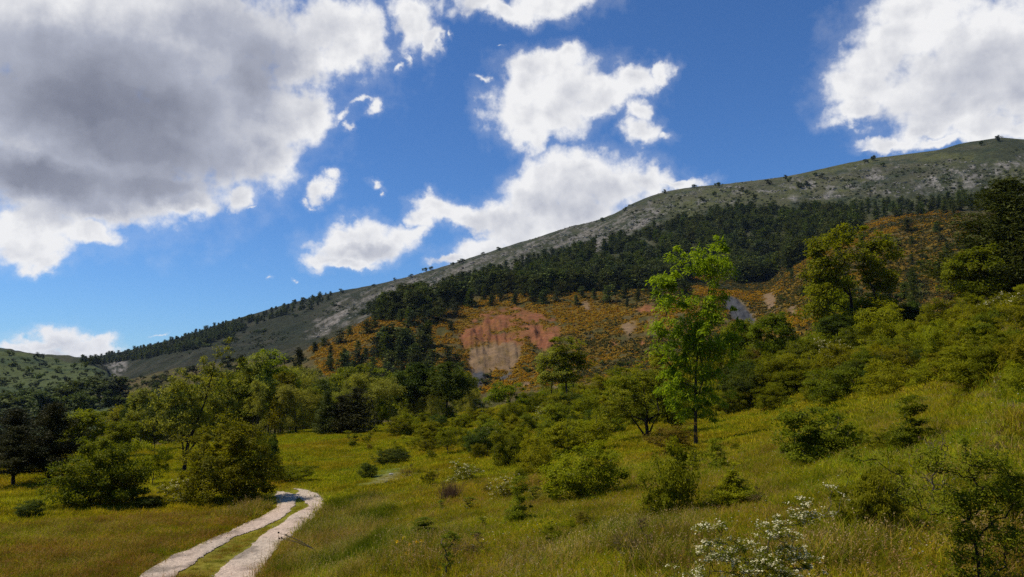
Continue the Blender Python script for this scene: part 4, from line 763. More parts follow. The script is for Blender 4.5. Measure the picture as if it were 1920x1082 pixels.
# shrub thicket on the right slope and the bank
TH = [[(735, 800), (800, 790), (900, 775), (1010, 760), (1200, 745), (1200, 800), (1120, 830), (1010, 845), (900, 850), (820, 862), (770, 850)],
      [(1010, 760), (1240, 722), (1400, 690), (1560, 655), (1700, 640), (1800, 610), (1920, 585), (1920, 700), (1800, 712), (1640, 735), (1500, 765), (1400, 780), (1330, 790), (1250, 795), (1120, 800)]]
SK = [(B_dome[0], 'olive bush'), (B_dome[1], 'green bush'), (B_dome[2], 'yellow green bush'), (B_dome[3], 'dark bush'), (B_loose[0], 'loose olive shrub'), (B_loose[1], 'rusty tinged shrub'), (B_flower, 'shrub with pale blossom'), (B_big, 'tall olive bush')]
for k, (poly, n, md) in enumerate([(TH[0], 95, 17), (TH[1], 135, 24), ([(1730, 650), (1920, 595), (1920, 712), (1760, 716)], 24, 26), ([(740, 860), (900, 850), (1040, 850), (1100, 900), (1000, 930), (900, 880), (760, 880)], 9, 40)]):
    for (u, v) in poly_px(poly, n, md):
        x, y, r = hit(u, v, 25 if k < 2 else 8)
        if r > 125: continue
        j = R.choice(8, p=[.26, .22, .22, .07, .11, .02, .04, .06]); p, kd = SK[j]; h = R.uniform(1.2, 2.4) * (1.0, 1.25, .95, .45)[k]
        if j == 3: h *= .8
        h = min(h, R.uniform(*((26, 60), (38, 80), (32, 66), (16, 34))[k]) * r / FPX)
        where = 'in the thicket on the bank left of the ash' if k in (0, 3) else 'in the thicket along the right slope'
        place(p, x, y, h, h * R.uniform(.95, 1.5), R.random() * 6.28, kd + ' ' + where, 'bush', kd + ' ' + where, 'thicket_bush')
# little shrubs dotted over the grass slope
for (poly, n, md, hmin, hmax, lab) in [([(700, 860), (900, 860), (1010, 900), (1180, 960), (1180, 1060), (900, 1060), (760, 960), (690, 910)], 10, 44, .25, .5, 'tiny shrub dotted over the open grass slope'),
                             ([(640, 820), (760, 805), (800, 850), (700, 860)], 12, 20, .35, .8, 'tiny shrub dotted over the far meadow'),
                             ([(1330, 800), (1500, 780), (1500, 900), (1420, 960)], 4, 60, .3, .5, 'tiny shrub in the grass right of the ash'),
                             ([(1600, 780), (1920, 745), (1920, 860), (1760, 880)], 6, 60, .2, .5, 'tiny shrub in the upper right meadow')]:
    for (u, v) in poly_px(poly, n, md):
        x, y, r = hit(u, v); p = [B_loose[0], B_loose[2], S_sap, B_up[0], B_loose[1]][R.integers(5)]; h = R.uniform(hmin, hmax)
        place(p, x, y, h, h * R.uniform(.7, 1.1), R.random() * 6.28, lab, 'shrub', lab.replace('tiny shrub', 'tiny shrubs'), 'tiny_shrub')
# dark trees at the foot of the rounded hill, far left
for i in range(46):
    u = -20 + 235 * (i + R.random()) / 46; v = float(np.interp(u, [0, 100, 200, 215], [800, 785, 765, 750])) + R.uniform(-28, 8); x, y, r = hit(u, v, 250)
    p = F_tree[R.choice(3, p=[.45, .1, .45])]; h = R.uniform(6, 11); place(p, x, y, h, h * R.uniform(.8, 1.2), R.random() * 6, 'bluish dark tree in the belt at the foot of the rounded hill', 'tree', 'trees at the foot of the rounded hill', 'distant_tree')
for (u, v) in poly_px([(0, 665), (60, 672), (120, 680), (190, 700), (215, 725), (205, 745), (100, 765), (0, 775)], 55, 14):
    x, y, r = hit(u, v, 250); p = F_shrub[R.integers(3)]; h = R.uniform(1.8, 4.2) * r / 600 + .8; place(p, x, y, h, h * R.uniform(1, 1.8), R.random() * 6, 'dark round shrub dotting the rounded hill at the valley mouth', 'shrub', 'shrubs on the rounded hill', 'distant_shrub')
# middle slopes left of the orange hill
for (u, v) in poly_px([(225, 720), (330, 695), (470, 682), (580, 672), (600, 720), (500, 735), (400, 745), (240, 765), (140, 775), (150, 755)], 95, 13):
    x, y, r = hit(u, v, 180); p = [F_shrub[0], F_shrub[1], F_tree[1], F_tree[2]][R.choice(4, p=[.4, .25, .2, .15])]; h = R.uniform(1.5, 5) if p in F_tree else R.uniform(1.2, 3)
    place(p, x, y, h, h * R.uniform(.9, 1.5), R.random() * 6, 'scattered scrub tree on the brown slope beyond the forked tree', 'tree', 'scrub on the brown slope', 'slope_scrub')
# conifers: the band below the ridge (nearest 300 one by one), the far ridge wood as one mass
F1 = [(680, 590), (800, 548), (900, 522), (1000, 490), (1050, 476), (1180, 450), (1280, 416), (1330, 405), (1500, 398), (1600, 402), (1610, 436), (1510, 484), (1440, 528), (1385, 530), (1340, 510), (1290, 525), (1240, 540), (1180, 542), (1100, 545), (1000, 550), (930, 550), (830, 578), (740, 600)]
F1b = [(1560, 393), (1700, 383), (1850, 372), (1850, 398), (1760, 402), (1700, 405), (1600, 420)]
F2 = [(700, 668), (715, 650), (800, 640), (808, 668), (760, 676)]
F4 = [(575, 660), (640, 628), (760, 585), (860, 575), (850, 620), (700, 640), (700, 690), (620, 700)]
pts = []
for poly, n, md, hh in [(F1, 2600, 3.4, (4, 11)), (F1b, 170, 7, (5, 8)), (F2, 12, 9, (8, 11)), ([(690, 600), (760, 570), (860, 560), (1000, 548), (1180, 540), (1300, 530), (1300, 560), (1180, 575), (1000, 572), (900, 575), (840, 600), (760, 610)], 55, 13, (3.5, 8)), ([(1450, 540), (1560, 480), (1700, 430), (1820, 420), (1800, 560), (1600, 590)], 30, 22, (2.5, 6)), (F4, 28, 16, (3.5, 6)), ([(620, 700), (760, 680), (860, 680), (870, 720), (700, 735)], 22, 14, (5, 8))]:
    for (u, v) in poly_px(poly, n, md, holes=.52 if poly is F1 else 0):
        x, y, r = hit(u, v, 180); pts.append((x, y, r, R.uniform(7.5, 11.5) if (poly is F1 and r < 470) else R.uniform(*hh)))
pts.sort(key=lambda q: -q[3] / q[2]); rest = pts[300:]
for (x, y, r, h) in pts[:300]:
    p = P_far[R.choice(6, p=[.28, .2, .12, .16, .14, .10])]; u, v = project(np.array(x), np.array(y), float(H(x, y)[0]))
    if r < 402: lab, gr = 'small dark conifer scattered on the orange gorse hill', 'conifers scattered on the orange hill'
    else: lab, gr = 'dark conifer in the wooded band below the mountain ridge', 'conifers in the wooded band'
    o = bpy.data.objects.new('conifer_tree', p['parts'][1][1]); C.objects.link(o); z = float(H(x, y)[0]); s = h / p['H']; o.location = (x, y, z - .2); o.scale = (s * R.uniform(1.25, 1.8),) * 2 + (s,); o.rotation_euler = (0, 0, R.random() * 6.28)
    tag(o, lab, 'tree', gr)

def scatter(name, pts, protos, label, cat, grp=None):
    """one object: points carrying size, turn and kind, with plants set on them by geometry nodes (kept out of the scene's collections)"""
    pts = np.asarray(pts, float)                      # x, y, z, rot, scale, scale_z, index
    me = bpy.data.meshes.new(name); me.vertices.add(len(pts)); me.vertices.foreach_set('co', pts[:, :3].astype(np.float32).ravel())
    rv = np.zeros((len(pts), 3), np.float32); rv[:, 2] = pts[:, 3]; sv = np.stack([pts[:, 4], pts[:, 4], pts[:, 5]], 1).astype(np.float32)
    me.attributes.new('rotv', 'FLOAT_VECTOR', 'POINT').data.foreach_set('vector', rv.ravel()); me.attributes.new('sclv', 'FLOAT_VECTOR', 'POINT').data.foreach_set('vector', sv.ravel())
    me.attributes.new('pick', 'INT', 'POINT').data.foreach_set('value', pts[:, 6].astype(np.int32))
    coll = bpy.data.collections.new(name + '_kinds')
    for i, m in enumerate(protos):
        q = bpy.data.objects.new('kind_%02d' % i, m); coll.objects.link(q)
    g = bpy.data.node_groups.new(name, 'GeometryNodeTree'); g.interface.new_socket('Geometry', in_out='INPUT', socket_type='NodeSocketGeometry'); g.interface.new_socket('Geometry', in_out='OUTPUT', socket_type='NodeSocketGeometry')
    gi = g.nodes.new('NodeGroupInput'); go = g.nodes.new('NodeGroupOutput'); ip = g.nodes.new('GeometryNodeInstanceOnPoints'); ci = g.nodes.new('GeometryNodeCollectionInfo')
    ci.inputs['Collection'].default_value = coll; ci.inputs['Separate Children'].default_value = True; ci.inputs['Reset Children'].default_value = True
    def att(nm, ty):
        a = g.nodes.new('GeometryNodeInputNamedAttribute'); a.data_type = ty; a.inputs['Name'].default_value = nm; return a.outputs['Attribute']
    L = g.links.new; L(gi.outputs[0], ip.inputs['Points']); L(ci.outputs[0], ip.inputs['Instance']); ip.inputs['Pick Instance'].default_value = True
    L(att('pick', 'INT'), ip.inputs['Instance Index']); L(att('rotv', 'FLOAT_VECTOR'), ip.inputs['Rotation']); L(att('sclv', 'FLOAT_VECTOR'), ip.inputs['Scale']); L(ip.outputs[0], go.inputs[0])
    o = link(name, me); mod = o.modifiers.new('scatter', 'NODES'); mod.node_group = g; tag(o, label, cat, grp, 'stuff'); return o
farm = [p['parts'][1][1] for p in P_far] + [F_tree[1]['parts'][0][1]]
def xyz_of(us, vs, dmin):
    out = []
    for u, v in zip(us, vs):
        x, y, r = hit(u, v, dmin); out.append((x, y, r))
    a = np.array(out); return a[:, 0], a[:, 1], a[:, 2]
rows = [(x, y, float(H(x, y)[0]) - .2, R.random() * 6.28, h / 9 * R.uniform(1.1, 1.7), h / 9, R.choice(7, p=[.25, .18, .11, .15, .13, .09, .09])) for (x, y, r, h) in rest]
F3 = [(150, 680), (200, 668), (300, 646), (400, 615), (450, 600), (500, 585), (600, 556), (640, 548), (600, 572), (500, 600), (440, 625), (390, 645), (330, 662), (260, 674), (190, 684)]
for (u, v) in poly_px(F3, 1500, 2.6):
    keep = 1.0 if u < 450 else .5 if u < 540 else .3
    if R.random() > keep: continue
    x, y, r = hit(u, v, 600); h = R.uniform(3, 6.5); rows.append((x, y, float(H(x, y)[0]) - .2, R.random() * 6.28, h / 9 * 1.7, h / 9, R.integers(2)))
scatter('pine_woods', rows, farm, 'dark pine woods on the far ridge and the back of the wooded band', 'woods')
# lone trees along the mountain skyline and on its face
for (u, v, hp) in [(1872, 262, 8), (1840, 270, 5), (1638, 299, 7), (1624, 303, 5), (1655, 310, 5), (1540, 331, 6), (1528, 328, 5), (1473, 333, 5), (1441, 344, 8), (1345, 349, 8), (1302, 350, 5), (1246, 360, 5), (1172, 393, 5), (1130, 412, 5), (935, 468, 6), (905, 476, 4), (868, 490, 6), (848, 496, 5), (862, 492, 5), (808, 505, 6), (796, 508, 7), (770, 518, 5), (740, 524, 4), (700, 536, 4), (640, 547, 6), (600, 556, 5), (570, 563, 6), (552, 567, 5), (1500, 350, 8), (1512, 345, 6), (1400, 362, 6), (1390, 357, 7), (1415, 370, 6), (1340, 366, 7), (1316, 375, 7), (1275, 372, 5), (1480, 338, 6)]:
    x, y, r = hit(u, v + 3, 500); h = (hp + 3) * r / FPX; place(F_tree[R.choice([0, 2])], x, y, h, h * 1.15, R.random() * 6, 'small lone dark tree on the bare mountain ridge', 'tree', 'lone trees on the mountain ridge', 'ridge_tree', sink=.2)
# scrub and gorse, nobody could count them
rows = []
for (poly, n, sc) in [([(520, 600), (700, 560), (850, 520), (1000, 470), (1150, 410), (1260, 365), (1500, 340), (1920, 280), (1920, 365), (1560, 395), (1300, 410), (1050, 470), (850, 530), (680, 590), (560, 640), (400, 668), (300, 668), (420, 640)], 2600, .6), ([(1250, 365), (1920, 290), (1920, 350), (1400, 395), (1250, 410)], 200, .6), ([(0, 670), (180, 695), (210, 740), (0, 775)], 260, .6), ([(225, 715), (560, 670), (600, 720), (240, 765), (140, 772)], 600, .7), ([(860, 700), (1300, 640), (1300, 690), (1000, 735), (870, 740)], 160, .6), ([(1440, 560), (1480, 500), (1600, 450), (1830, 400), (1830, 560), (1600, 600)], 260, .7), ([(290, 660), (400, 625), (500, 592), (645, 553), (625, 580), (540, 605), (470, 632), (400, 655)], 900, 1.1)]:  # last patch: scrub set denser to darken the cloud-shadowed slope
    us = [p[0] for p in poly]; vs = [p[1] for p in poly]; c = 0
    while c < n:
        u = R.uniform(min(us), max(us)); v = R.uniform(min(vs), max(vs))
        if not in_poly(np.array([u]), np.array([v]), poly)[0]: continue
        c += 1
        if fbm(np.array(u / 40), np.array(v / 14), 3, 3) < .46: continue
        x, y, r = hit(u, v, 180); s = R.uniform(.5, 1.5) ** 1.5 * sc; rows.append((x, y, float(H(x, y)[0]) - .1, R.random() * 6.28, s, s * R.uniform(.7, 1.1), R.choice(3, p=[.6, .25, .15])))
scatter('mountain_scrub', rows, [p['parts'][0][1] for p in F_shrub], 'low grey green scrub dotted over the mountain face and lower slopes', 'scrub')
sel = (R_gorse * (1 - np.clip(R_red + R_tan + R_marl * 2, 0, 1)) > .5) & (rid >= 7) & (rid <= 10) & (RG < 520); ii, jj = np.nonzero(sel); wgt = (RG[ii, jj]) ** 1.2; wgt /= wgt.sum()
kk = R.choice(len(ii), 150000, p=wgt); ii = ii[kk]; jj = jj[kk]; rows = []
a_ = AZ[ii] + R.normal(size=len(ii)) * .0012; r_ = RR[jj] * (1 + R.normal(size=len(ii)) * .004); gx = r_ * np.sin(a_); gy = r_ * np.cos(a_)
dens = fbm(gx / 4.2, gy / 4.2, 6, 3); broad = fbm(gx / 30, gy / 30, 2, 4); gu, gv = project(gx, gy, H(gx, gy)); ok = dens > .33
orange = .12 + .88 * sstep(.36, .52, broad + .2 * (gu < 1000) - .06 * ((gu > 1040) & (gu < 1450)) - .10 * (gu > 1450) + .3 * (fbm(gx / 2.2, gy / 2.2, 5, 2) - .5))
pk = np.where(R.random(len(gx)) < orange * .92, R.choice([0, 2], len(gx)), R.choice([1, 1, 3], len(gx))); sc = .20 + .75 * R.random(len(gx)) ** 2.6
rows = np.stack([gx, gy, H(gx, gy) - .05, R.random(len(gx)) * 6.28, sc, sc * R.uniform(.7, 1.2, len(gx)), pk], 1)[ok]
scatter('gorse', rows, [p['parts'][0][1] for p in F_cush], 'orange blooming gorse and brown heath covering the lower hills', 'gorse')

# ------------------------------------------------------------------ the gravel track: two wheel ruts laid on the ground
RUT_L = [(-380, 1400), (20, 1215), (255, 1095), (262, 1079), (327, 1042), (376, 1020), (424, 1000), (459, 982), (492, 968), (518, 952), (516, 937), (518, 921), (532, 924), (556, 929), (556, 944), (542, 961), (522, 976), (487, 992), (443, 1007), (415, 1022), (376, 1048), (334, 1079), (325, 1095), (150, 1215), (-200, 1400)]
RUT_R = [(0, 1400), (290, 1215), (385, 1095), (400, 1079), (428, 1053), (467, 1029), (487, 1007), (522, 985), (546, 967), (577, 950), (572, 941), (552, 931), (545, 940), (518, 926), (530, 921), (552, 928), (560, 922), (546, 916), (555, 916.5), (568, 918), (590, 924), (605, 933), (609, 945), (601, 961), (581, 978), (551, 1002), (524, 1022), (509, 1042), (483, 1081), (472, 1095), (400, 1215), (150, 1400)]
ac, ec = np.meshgrid(np.arange(px_angles(-420, 900)[0], px_angles(640, 900)[0], .0011), np.exp(np.arange(math.log(8), math.log(37), .0028)), indexing='ij')
px_, py_ = ec * np.sin(ac), ec * np.cos(ac); pz_ = H(px_.ravel(), py_.ravel()).reshape(px_.shape); pu, pv = project(px_, py_, pz_)
ju = (fbm(px_ * 2.2, py_ * 2.2, 1, 4) - .5); jv = (fbm(px_ * 2.2, py_ * 2.2, 4, 4) - .5); k_ = 15 / ec * 20
def on_path(u, v): return in_poly(u, v, RUT_L) | in_poly(u, v, RUT_R)
pm = on_path(pu + ju * k_, pv + jv * k_ * .35); soft = pm.astype(float)
for _ in range(6): soft = (soft + np.roll(soft, 1, 0) + np.roll(soft, -1, 0) + np.roll(soft, 1, 1) + np.roll(soft, -1, 1)) / 5
pz_ = pz_ + .004 + .030 * soft + (fbm(px_ * 14, py_ * 14, 2, 3) - .5) * .022
nI, nJ = px_.shape; ix = np.arange(nI * nJ).reshape(nI, nJ); pq = np.stack([ix[:-1, :-1], ix[1:, :-1], ix[1:, 1:], ix[:-1, 1:]], -1)[pm[:-1, :-1] & pm[1:, 1:]]
used, inv = np.unique(pq, return_inverse=True)
pcol = np.zeros((nI * nJ, 3)); gn_ = fbm(px_.ravel() * 1.3, py_.ravel() * 1.3, 5, 4)[:, None]; pcol[:] = (.48, .380, .275); pcol = pcol * (1 - sstep(.45, .7, gn_) * .45) ; pcol *= (.75 + .5 * vnoise(px_.ravel() * 22, py_.ravel() * 22, 6)[:, None])
pcol[:, 0] *= 1.0 + .06 * sstep(.4, .6, fbm(px_.ravel() * .5, py_.ravel() * .5, 0, 2))
M_path = terr_mat('pale_gravel', .40, .03, scale=26)
o = link('path', mesh_np('path', np.stack([px_, py_, pz_], -1).reshape(-1, 3)[used], inv.reshape(-1, 4), {'albedo': pcol[used]}, M_path, True)); tag(o, 'pale gravel two rut track curving away to the left', 'path', kind='structure')

# ------------------------------------------------------------------ grass
def grass_mat():
    m = bpy.data.materials.new('grass_blades'); m.use_nodes = True; t = m.node_tree; t.nodes.clear(); L = t.links.new
    out = N(t, 'ShaderNodeOutputMaterial'); a = N(t, 'ShaderNodeAttribute', attribute_name='albedo'); g = N(t, 'ShaderNodeNewGeometry')
    n = N(t, 'ShaderNodeTexNoise'); n.inputs['Scale'].default_value = .22; n.inputs['Detail'].default_value = 4; L(g.outputs['Position'], n.inputs['Vector'])
    mr = N(t, 'ShaderNodeMapRange'); L(n.outputs[0], mr.inputs[0]); mr.inputs[1].default_value = .35; mr.inputs[2].default_value = .65; mr.inputs[3].default_value = .476; mr.inputs[4].default_value = .516
    n2 = N(t, 'ShaderNodeTexNoise'); n2.inputs['Scale'].default_value = .9; n2.inputs['Detail'].default_value = 4; L(g.outputs['Position'], n2.inputs['Vector'])
    m2 = N(t, 'ShaderNodeMapRange'); L(n2.outputs[0], m2.inputs[0]); m2.inputs[1].default_value = .3; m2.inputs[2].default_value = .7; m2.inputs[3].default_value = .62; m2.inputs[4].default_value = 1.18
    hs = N(t, 'ShaderNodeHueSaturation'); L(a.outputs['Color'], hs.inputs['Color']); L(mr.outputs[0], hs.inputs['Hue']); L(m2.outputs[0], hs.inputs['Value'])
    b = N(t, 'ShaderNodeBsdfDiffuse'); L(hs.outputs[0], b.inputs['Color']); tr = N(t, 'ShaderNodeBsdfTranslucent'); tm = N(t, 'ShaderNodeVectorMath', operation='MULTIPLY'); L(hs.outputs[0], tm.inputs[0]); tm.inputs[1].default_value = (1.15, 1.15, .6); L(tm.outputs[0], tr.inputs[0])
    ms = N(t, 'ShaderNodeMixShader'); ms.inputs[0].default_value = .4; L(b.outputs[0], ms.inputs[1]); L(tr.outputs[0], ms.inputs[2]); L(ms.outputs[0], out.inputs[0]); return m
M_grass = grass_mat()
def tuft(name, seed, n, rad, h, wid, cols, lean=.4, heads=None, headcol=(.2, .12, .05), dots=None, dotcol=None, hv=.35):
    rg = np.random.default_rng(seed); bx = rg.normal(size=(n, 2)) * rad * .5; hh = h * np.exp(rg.normal(size=n) * hv); hh = np.minimum(hh, h * 1.9); th = rg.random(n) * 6.283; ln = np.abs(rg.normal(size=n)) * lean + .05
    d = np.stack([np.cos(th), np.sin(th)], 1); s = np.stack([-d[:, 1], d[:, 0]], 1) * wid * .5; lv = [0, .45, .8, 1.0]; ws = [1, .9, .55, .05]; Vs = []
    # turn the blade about its own axis so that it shows to every side
    tw = rg.random(n) * 3.14; s = np.stack([np.cos(tw), np.sin(tw)], 1) * wid * .5
    for f, w in zip(lv, ws):
        c = np.concatenate([bx + d * (ln * hh * f ** 2)[:, None], (hh * f * (1 - .25 * ln * f))[:, None]], 1); sd = np.concatenate([s * w, np.zeros((n, 1))], 1); Vs += [c - sd, c + sd]
    V = np.stack(Vs, 1).reshape(-1, 3); b = np.arange(n)[:, None] * 8; F = np.concatenate([b + np.array([[2 * k, 2 * k + 1, 2 * k + 3, 2 * k + 2]]) for k in range(3)]); cs = np.array(cols)[rg.integers(0, len(cols), n)] * (.7 + .6 * rg.random((n, 1))); Cc = np.repeat(cs, 8, 0).reshape(n, 8, 3)
    V = [V]; F = [F]; Cc = [Cc.reshape(-1, 3)]; nv = 8 * n
    tip = np.concatenate([bx + d * (ln * hh)[:, None], (hh * (1 - .25 * ln))[:, None]], 1)
    if heads:
        k = rg.choice(n, heads, replace=False); P = np.repeat(tip[k], 3, 0) + rg.normal(size=(heads * 3, 3)) * np.array([.006, .006, .03]); v, f, l = cards(P, heads and .035, up=0, asp=.3, rg=rg, long_dir=np.tile([[0, 0, 1.]], (len(P), 1))); V.append(v); F.append(f + nv); nv += len(v); Cc.append(np.array(headcol) * (.6 + .9 * l[:, None]))
    if dots:
        k = rg.choice(n, dots, replace=False); P = np.repeat(tip[k] * [1, 1, .95], 2, 0); v, f, l = cards(P, .020, up=1, asp=.9, rg=rg); V.append(v); F.append(f + nv); nv += len(v); Cc.append(np.array(dotcol) * (.8 + .4 * l[:, None]))
    return mesh_np(name, np.concatenate(V), np.concatenate(F), {'albedo': np.concatenate(Cc)}, M_grass)
g_gr = [(.20, .24, .010), (.27, .28, .012), (.15, .20, .009)]; g_ol = [(.34, .30, .010), (.40, .34, .012), (.24, .25, .008), (.42, .32, .02)]; g_dry = [(.44, .31, .07), (.36, .25, .035), (.30, .26, .014), (.46, .34, .10)]; g_red = [(.34, .19, .03), (.30, .21, .016), (.25, .23, .012)]; g_dk = [(.13, .15, .009), (.17, .18, .010), (.10, .11, .009)]; g_st = [(.36, .28, .14), (.28, .21, .10), (.20, .15, .06)]
T = [tuft('g0', 1, 90, .30, .20, .007, g_ol, heads=3), tuft('g1', 2, 90, .30, .19, .007, g_gr), tuft('g2', 3, 80, .30, .26, .0065, g_dry, heads=12, headcol=(.36, .22, .09)), tuft('g3', 4, 80, .28, .30, .0065, g_red, heads=16, headcol=(.30, .14, .06)), tuft('g4', 5, 90, .26, .36, .007, g_dk),
     tuft('g5', 6, 70, .32, .14, .0065, g_st, lean=1.1), tuft('g6', 7, 80, .30, .22, .007, g_ol + g_gr, dots=5, dotcol=(.75, .50, .02)), tuft('g7', 8, 80, .30, .20, .007, g_ol, dots=4, dotcol=(.75, .74, .66)), tuft('g8', 9, 70, .25, .45, .0065, g_gr + g_dry, heads=14, headcol=(.38, .28, .13), lean=.25),
     tuft('g9', 10, 70, .55, .22, .022, g_ol), tuft('ga', 11, 70, .55, .22, .022, g_ol + g_gr[:1]), tuft('gb', 12, 60, .55, .24, .020, g_ol + g_dry[:2]), tuft('gc', 13, 60, .5, .22, .02, g_gr)]
RG2 = np.random.default_rng(99)
def wedge(n, r0, r1, p):
    a = RG2.uniform(math.radians(-44), math.radians(44), n); t = RG2.random(n); r = (r0 ** p + t * (r1 ** p - r0 ** p)) ** (1 / p); return r * np.sin(a), r * np.cos(a), r
rows = []
for (n, r0, r1, p, far) in [(46000, 2.2, 30, 1.25, 0), (60000, 24, 95, 1.05, 1), (9000, 90, 150, 1.0, 1)]:
    x, y, r = wedge(n, r0, r1, p); z = H(x, y); u, v = project(x, y, z); keep = ~(on_path(u, v) | on_path(u, v - 4) | on_path(u + 6, v) | on_path(u - 7, v) | on_path(u, v + 3)); x, y, r, z, u, v = [q[keep] for q in (x, y, r, z, u, v)]; m = len(x)
    f1 = fbm(x / 3.5, y / 3.5, 2, 3); f2 = fbm(x / 1.6, y / 1.6, 6, 3); rnd = RG2.random(m); pick = np.zeros(m, int)
    lm = (u < 560) & (v > 900)                                     # the left meadow with reddish seed heads
    pr = sstep(.38, .6, f1)
    pick = np.where(rnd < .45, 0, np.where(rnd < .70, 1, np.where(rnd < .78, 2, np.where(rnd < .88, 6, np.where(rnd < .95, 7, 5)))))
    pick = np.where(lm, np.where(rnd < .10 + .38 * pr, np.where(rnd < .2, 2, 3), np.where(rnd < .8, 1, 0)), pick)
    verge = in_poly(u, v, [(500, 1082), (560, 1010), (612, 955), (625, 915), (700, 915), (740, 960), (700, 1082)])
    pick = np.where(verge, np.where(f2 > .52, 4, np.where(rnd < .4, 8, np.where(rnd < .6, 6, 2))), pick)
    lush = in_poly(u, v, [(1130, 990), (1350, 950), (1300, 1082), (1100, 1082)]) | in_poly(u, v, [(1450, 1020), (1700, 900), (1720, 1010), (1600, 1082), (1480, 1082)]) | in_poly(u, v, [(730, 1000), (860, 1010), (840, 1082), (720, 1082)])
    pick = np.where(lush & (f2 > .45), np.where(rnd < .5, 4, 8), pick)
    straw = in_poly(u, v, [(980, 1040), (1130, 1030), (1200, 1082), (960, 1082)]) | in_poly(u, v, [(600, 960), (730, 985), (720, 1000), (640, 1060), (600, 1060)]) | in_poly(u, v, [(1600, 990), (1700, 990), (1720, 1030), (1620, 1030)]) | in_poly(u, v, [(1860, 1010), (1920, 980), (1920, 1082), (1850, 1082)])
    pick = np.where(straw & (f2 > .45), np.where(rnd < .6, 5, 8), pick)
    s = RG2.uniform(.7, 1.25, m) * (.75 + .5 * f1)
    mid = in_poly(u, v, [(334, 1085), (415, 1022), (487, 992), (556, 944), (575, 945), (522, 985), (467, 1029), (400, 1085)]) | (on_path(u + 14, v) | on_path(u - 14, v) | on_path(u, v + 6) | on_path(u, v - 6)); s = np.where(mid, s * .45, s)
    bank = in_poly(u, v, [(430, 975), (510, 925), (520, 945), (470, 975)]); s = np.where(bank, s * 1.5, s); pick = np.where(bank & (rnd < .7), 8, pick)
    if far: pick = np.where(lm, np.where(rnd < .5, 11, 9), np.where(rnd < .45, 9, np.where(rnd < .75, 10, np.where(rnd < .88, 11, 12)))); s = s * (.7 + r / 150)
    bare = in_poly(u, v, [(700, 885), (770, 872), (740, 905), (690, 912)]); s = np.where(bare, s * .4, s)
    rows.append(np.stack([x, y, z - .01, RG2.random(m) * 6.283, s, s * RG2.uniform(.8, 1.2, m) * (.40 if far else .42), pick], 1))
scatter('grass', np.concatenate(rows), T, 'tall uncut meadow grass with seed heads and small flowers', 'grass')

# loose stones on and beside the ruts
def pebble(seed):
    rg = np.random.default_rng(seed); v, f = [], []
    P = unit(rg.normal(size=(9, 3))) * rg.uniform(.7, 1.2, (9, 1)) * np.array([1.2, .9, .55]); import bmesh
    bm = bmesh.new(); [bm.verts.new(p) for p in P]; bmesh.ops.convex_hull(bm, input=bm.verts); me = bpy.data.meshes.new('pebble'); bm.to_mesh(me); bm.free(); me.materials.append(M_pebble[seed % 2]); return me
M_pebble = [bark_mat('pale_pebble', (.42, .35, .28), 3), bark_mat('grey_pebble', (.26, .23, .20), 3)]
n = 60000; gi_ = RG2.integers(0, nI, n); gj_ = RG2.integers(0, nJ, n); wide = soft.copy()
sx = px_[gi_, gj_] + RG2.normal(size=n) * .05; sy = py_[gi_, gj_] + RG2.normal(size=n) * .05; su, sv = project(sx, sy, H(sx, sy)); jx_ = RG2.normal(size=n) * 3
ok = on_path(su + jx_, sv + RG2.normal(size=n) * 2); sx, sy = sx[ok], sy[ok]; m = len(sx); sc = RG2.uniform(.006, .016, m) * np.where(RG2.random(m) < .06, 2.2, 1)
scatter('gravel', np.stack([sx, sy, H(sx, sy) + .026, RG2.random(m) * 6.28, sc, sc, RG2.integers(0, 6, m)], 1), [pebble(k) for k in range(6)], 'loose pale stones lying on the track and its edges', 'gravel')

# pale limestone boulders strewn over the mountain
m_ = np.clip(R_out + .8 * R_scr + R_scr2, 0, 1) * (fbm(UU / 18, VV / 7, 3, 3) > .5); bi, bj = np.nonzero((m_ > .4) & (rid >= 9) & (RG > 560)); kk = RG2.choice(len(bi), 5200); bi, bj = bi[kk], bj[kk]
bx_, by_ = XX[bi, bj] + RG2.normal(size=len(bi)) * 2, YY[bi, bj] + RG2.normal(size=len(bi)) * 2; sc = .35 + 1.3 * RG2.random(len(bi)) ** 3
M_pebble[:] = [bark_mat('grey_limestone', (.20, .18, .15), 1), bark_mat('pale_limestone_face', (.27, .245, .20), 1)]
scatter('boulders', np.stack([bx_, by_, H(bx_, by_), RG2.random(len(bi)) * 6.28, sc * 1.3, sc, RG2.integers(0, 6, len(bi))], 1), [pebble(k + 10) for k in range(6)], 'pale limestone rubble strewn below the mountain ridge', 'rocks')

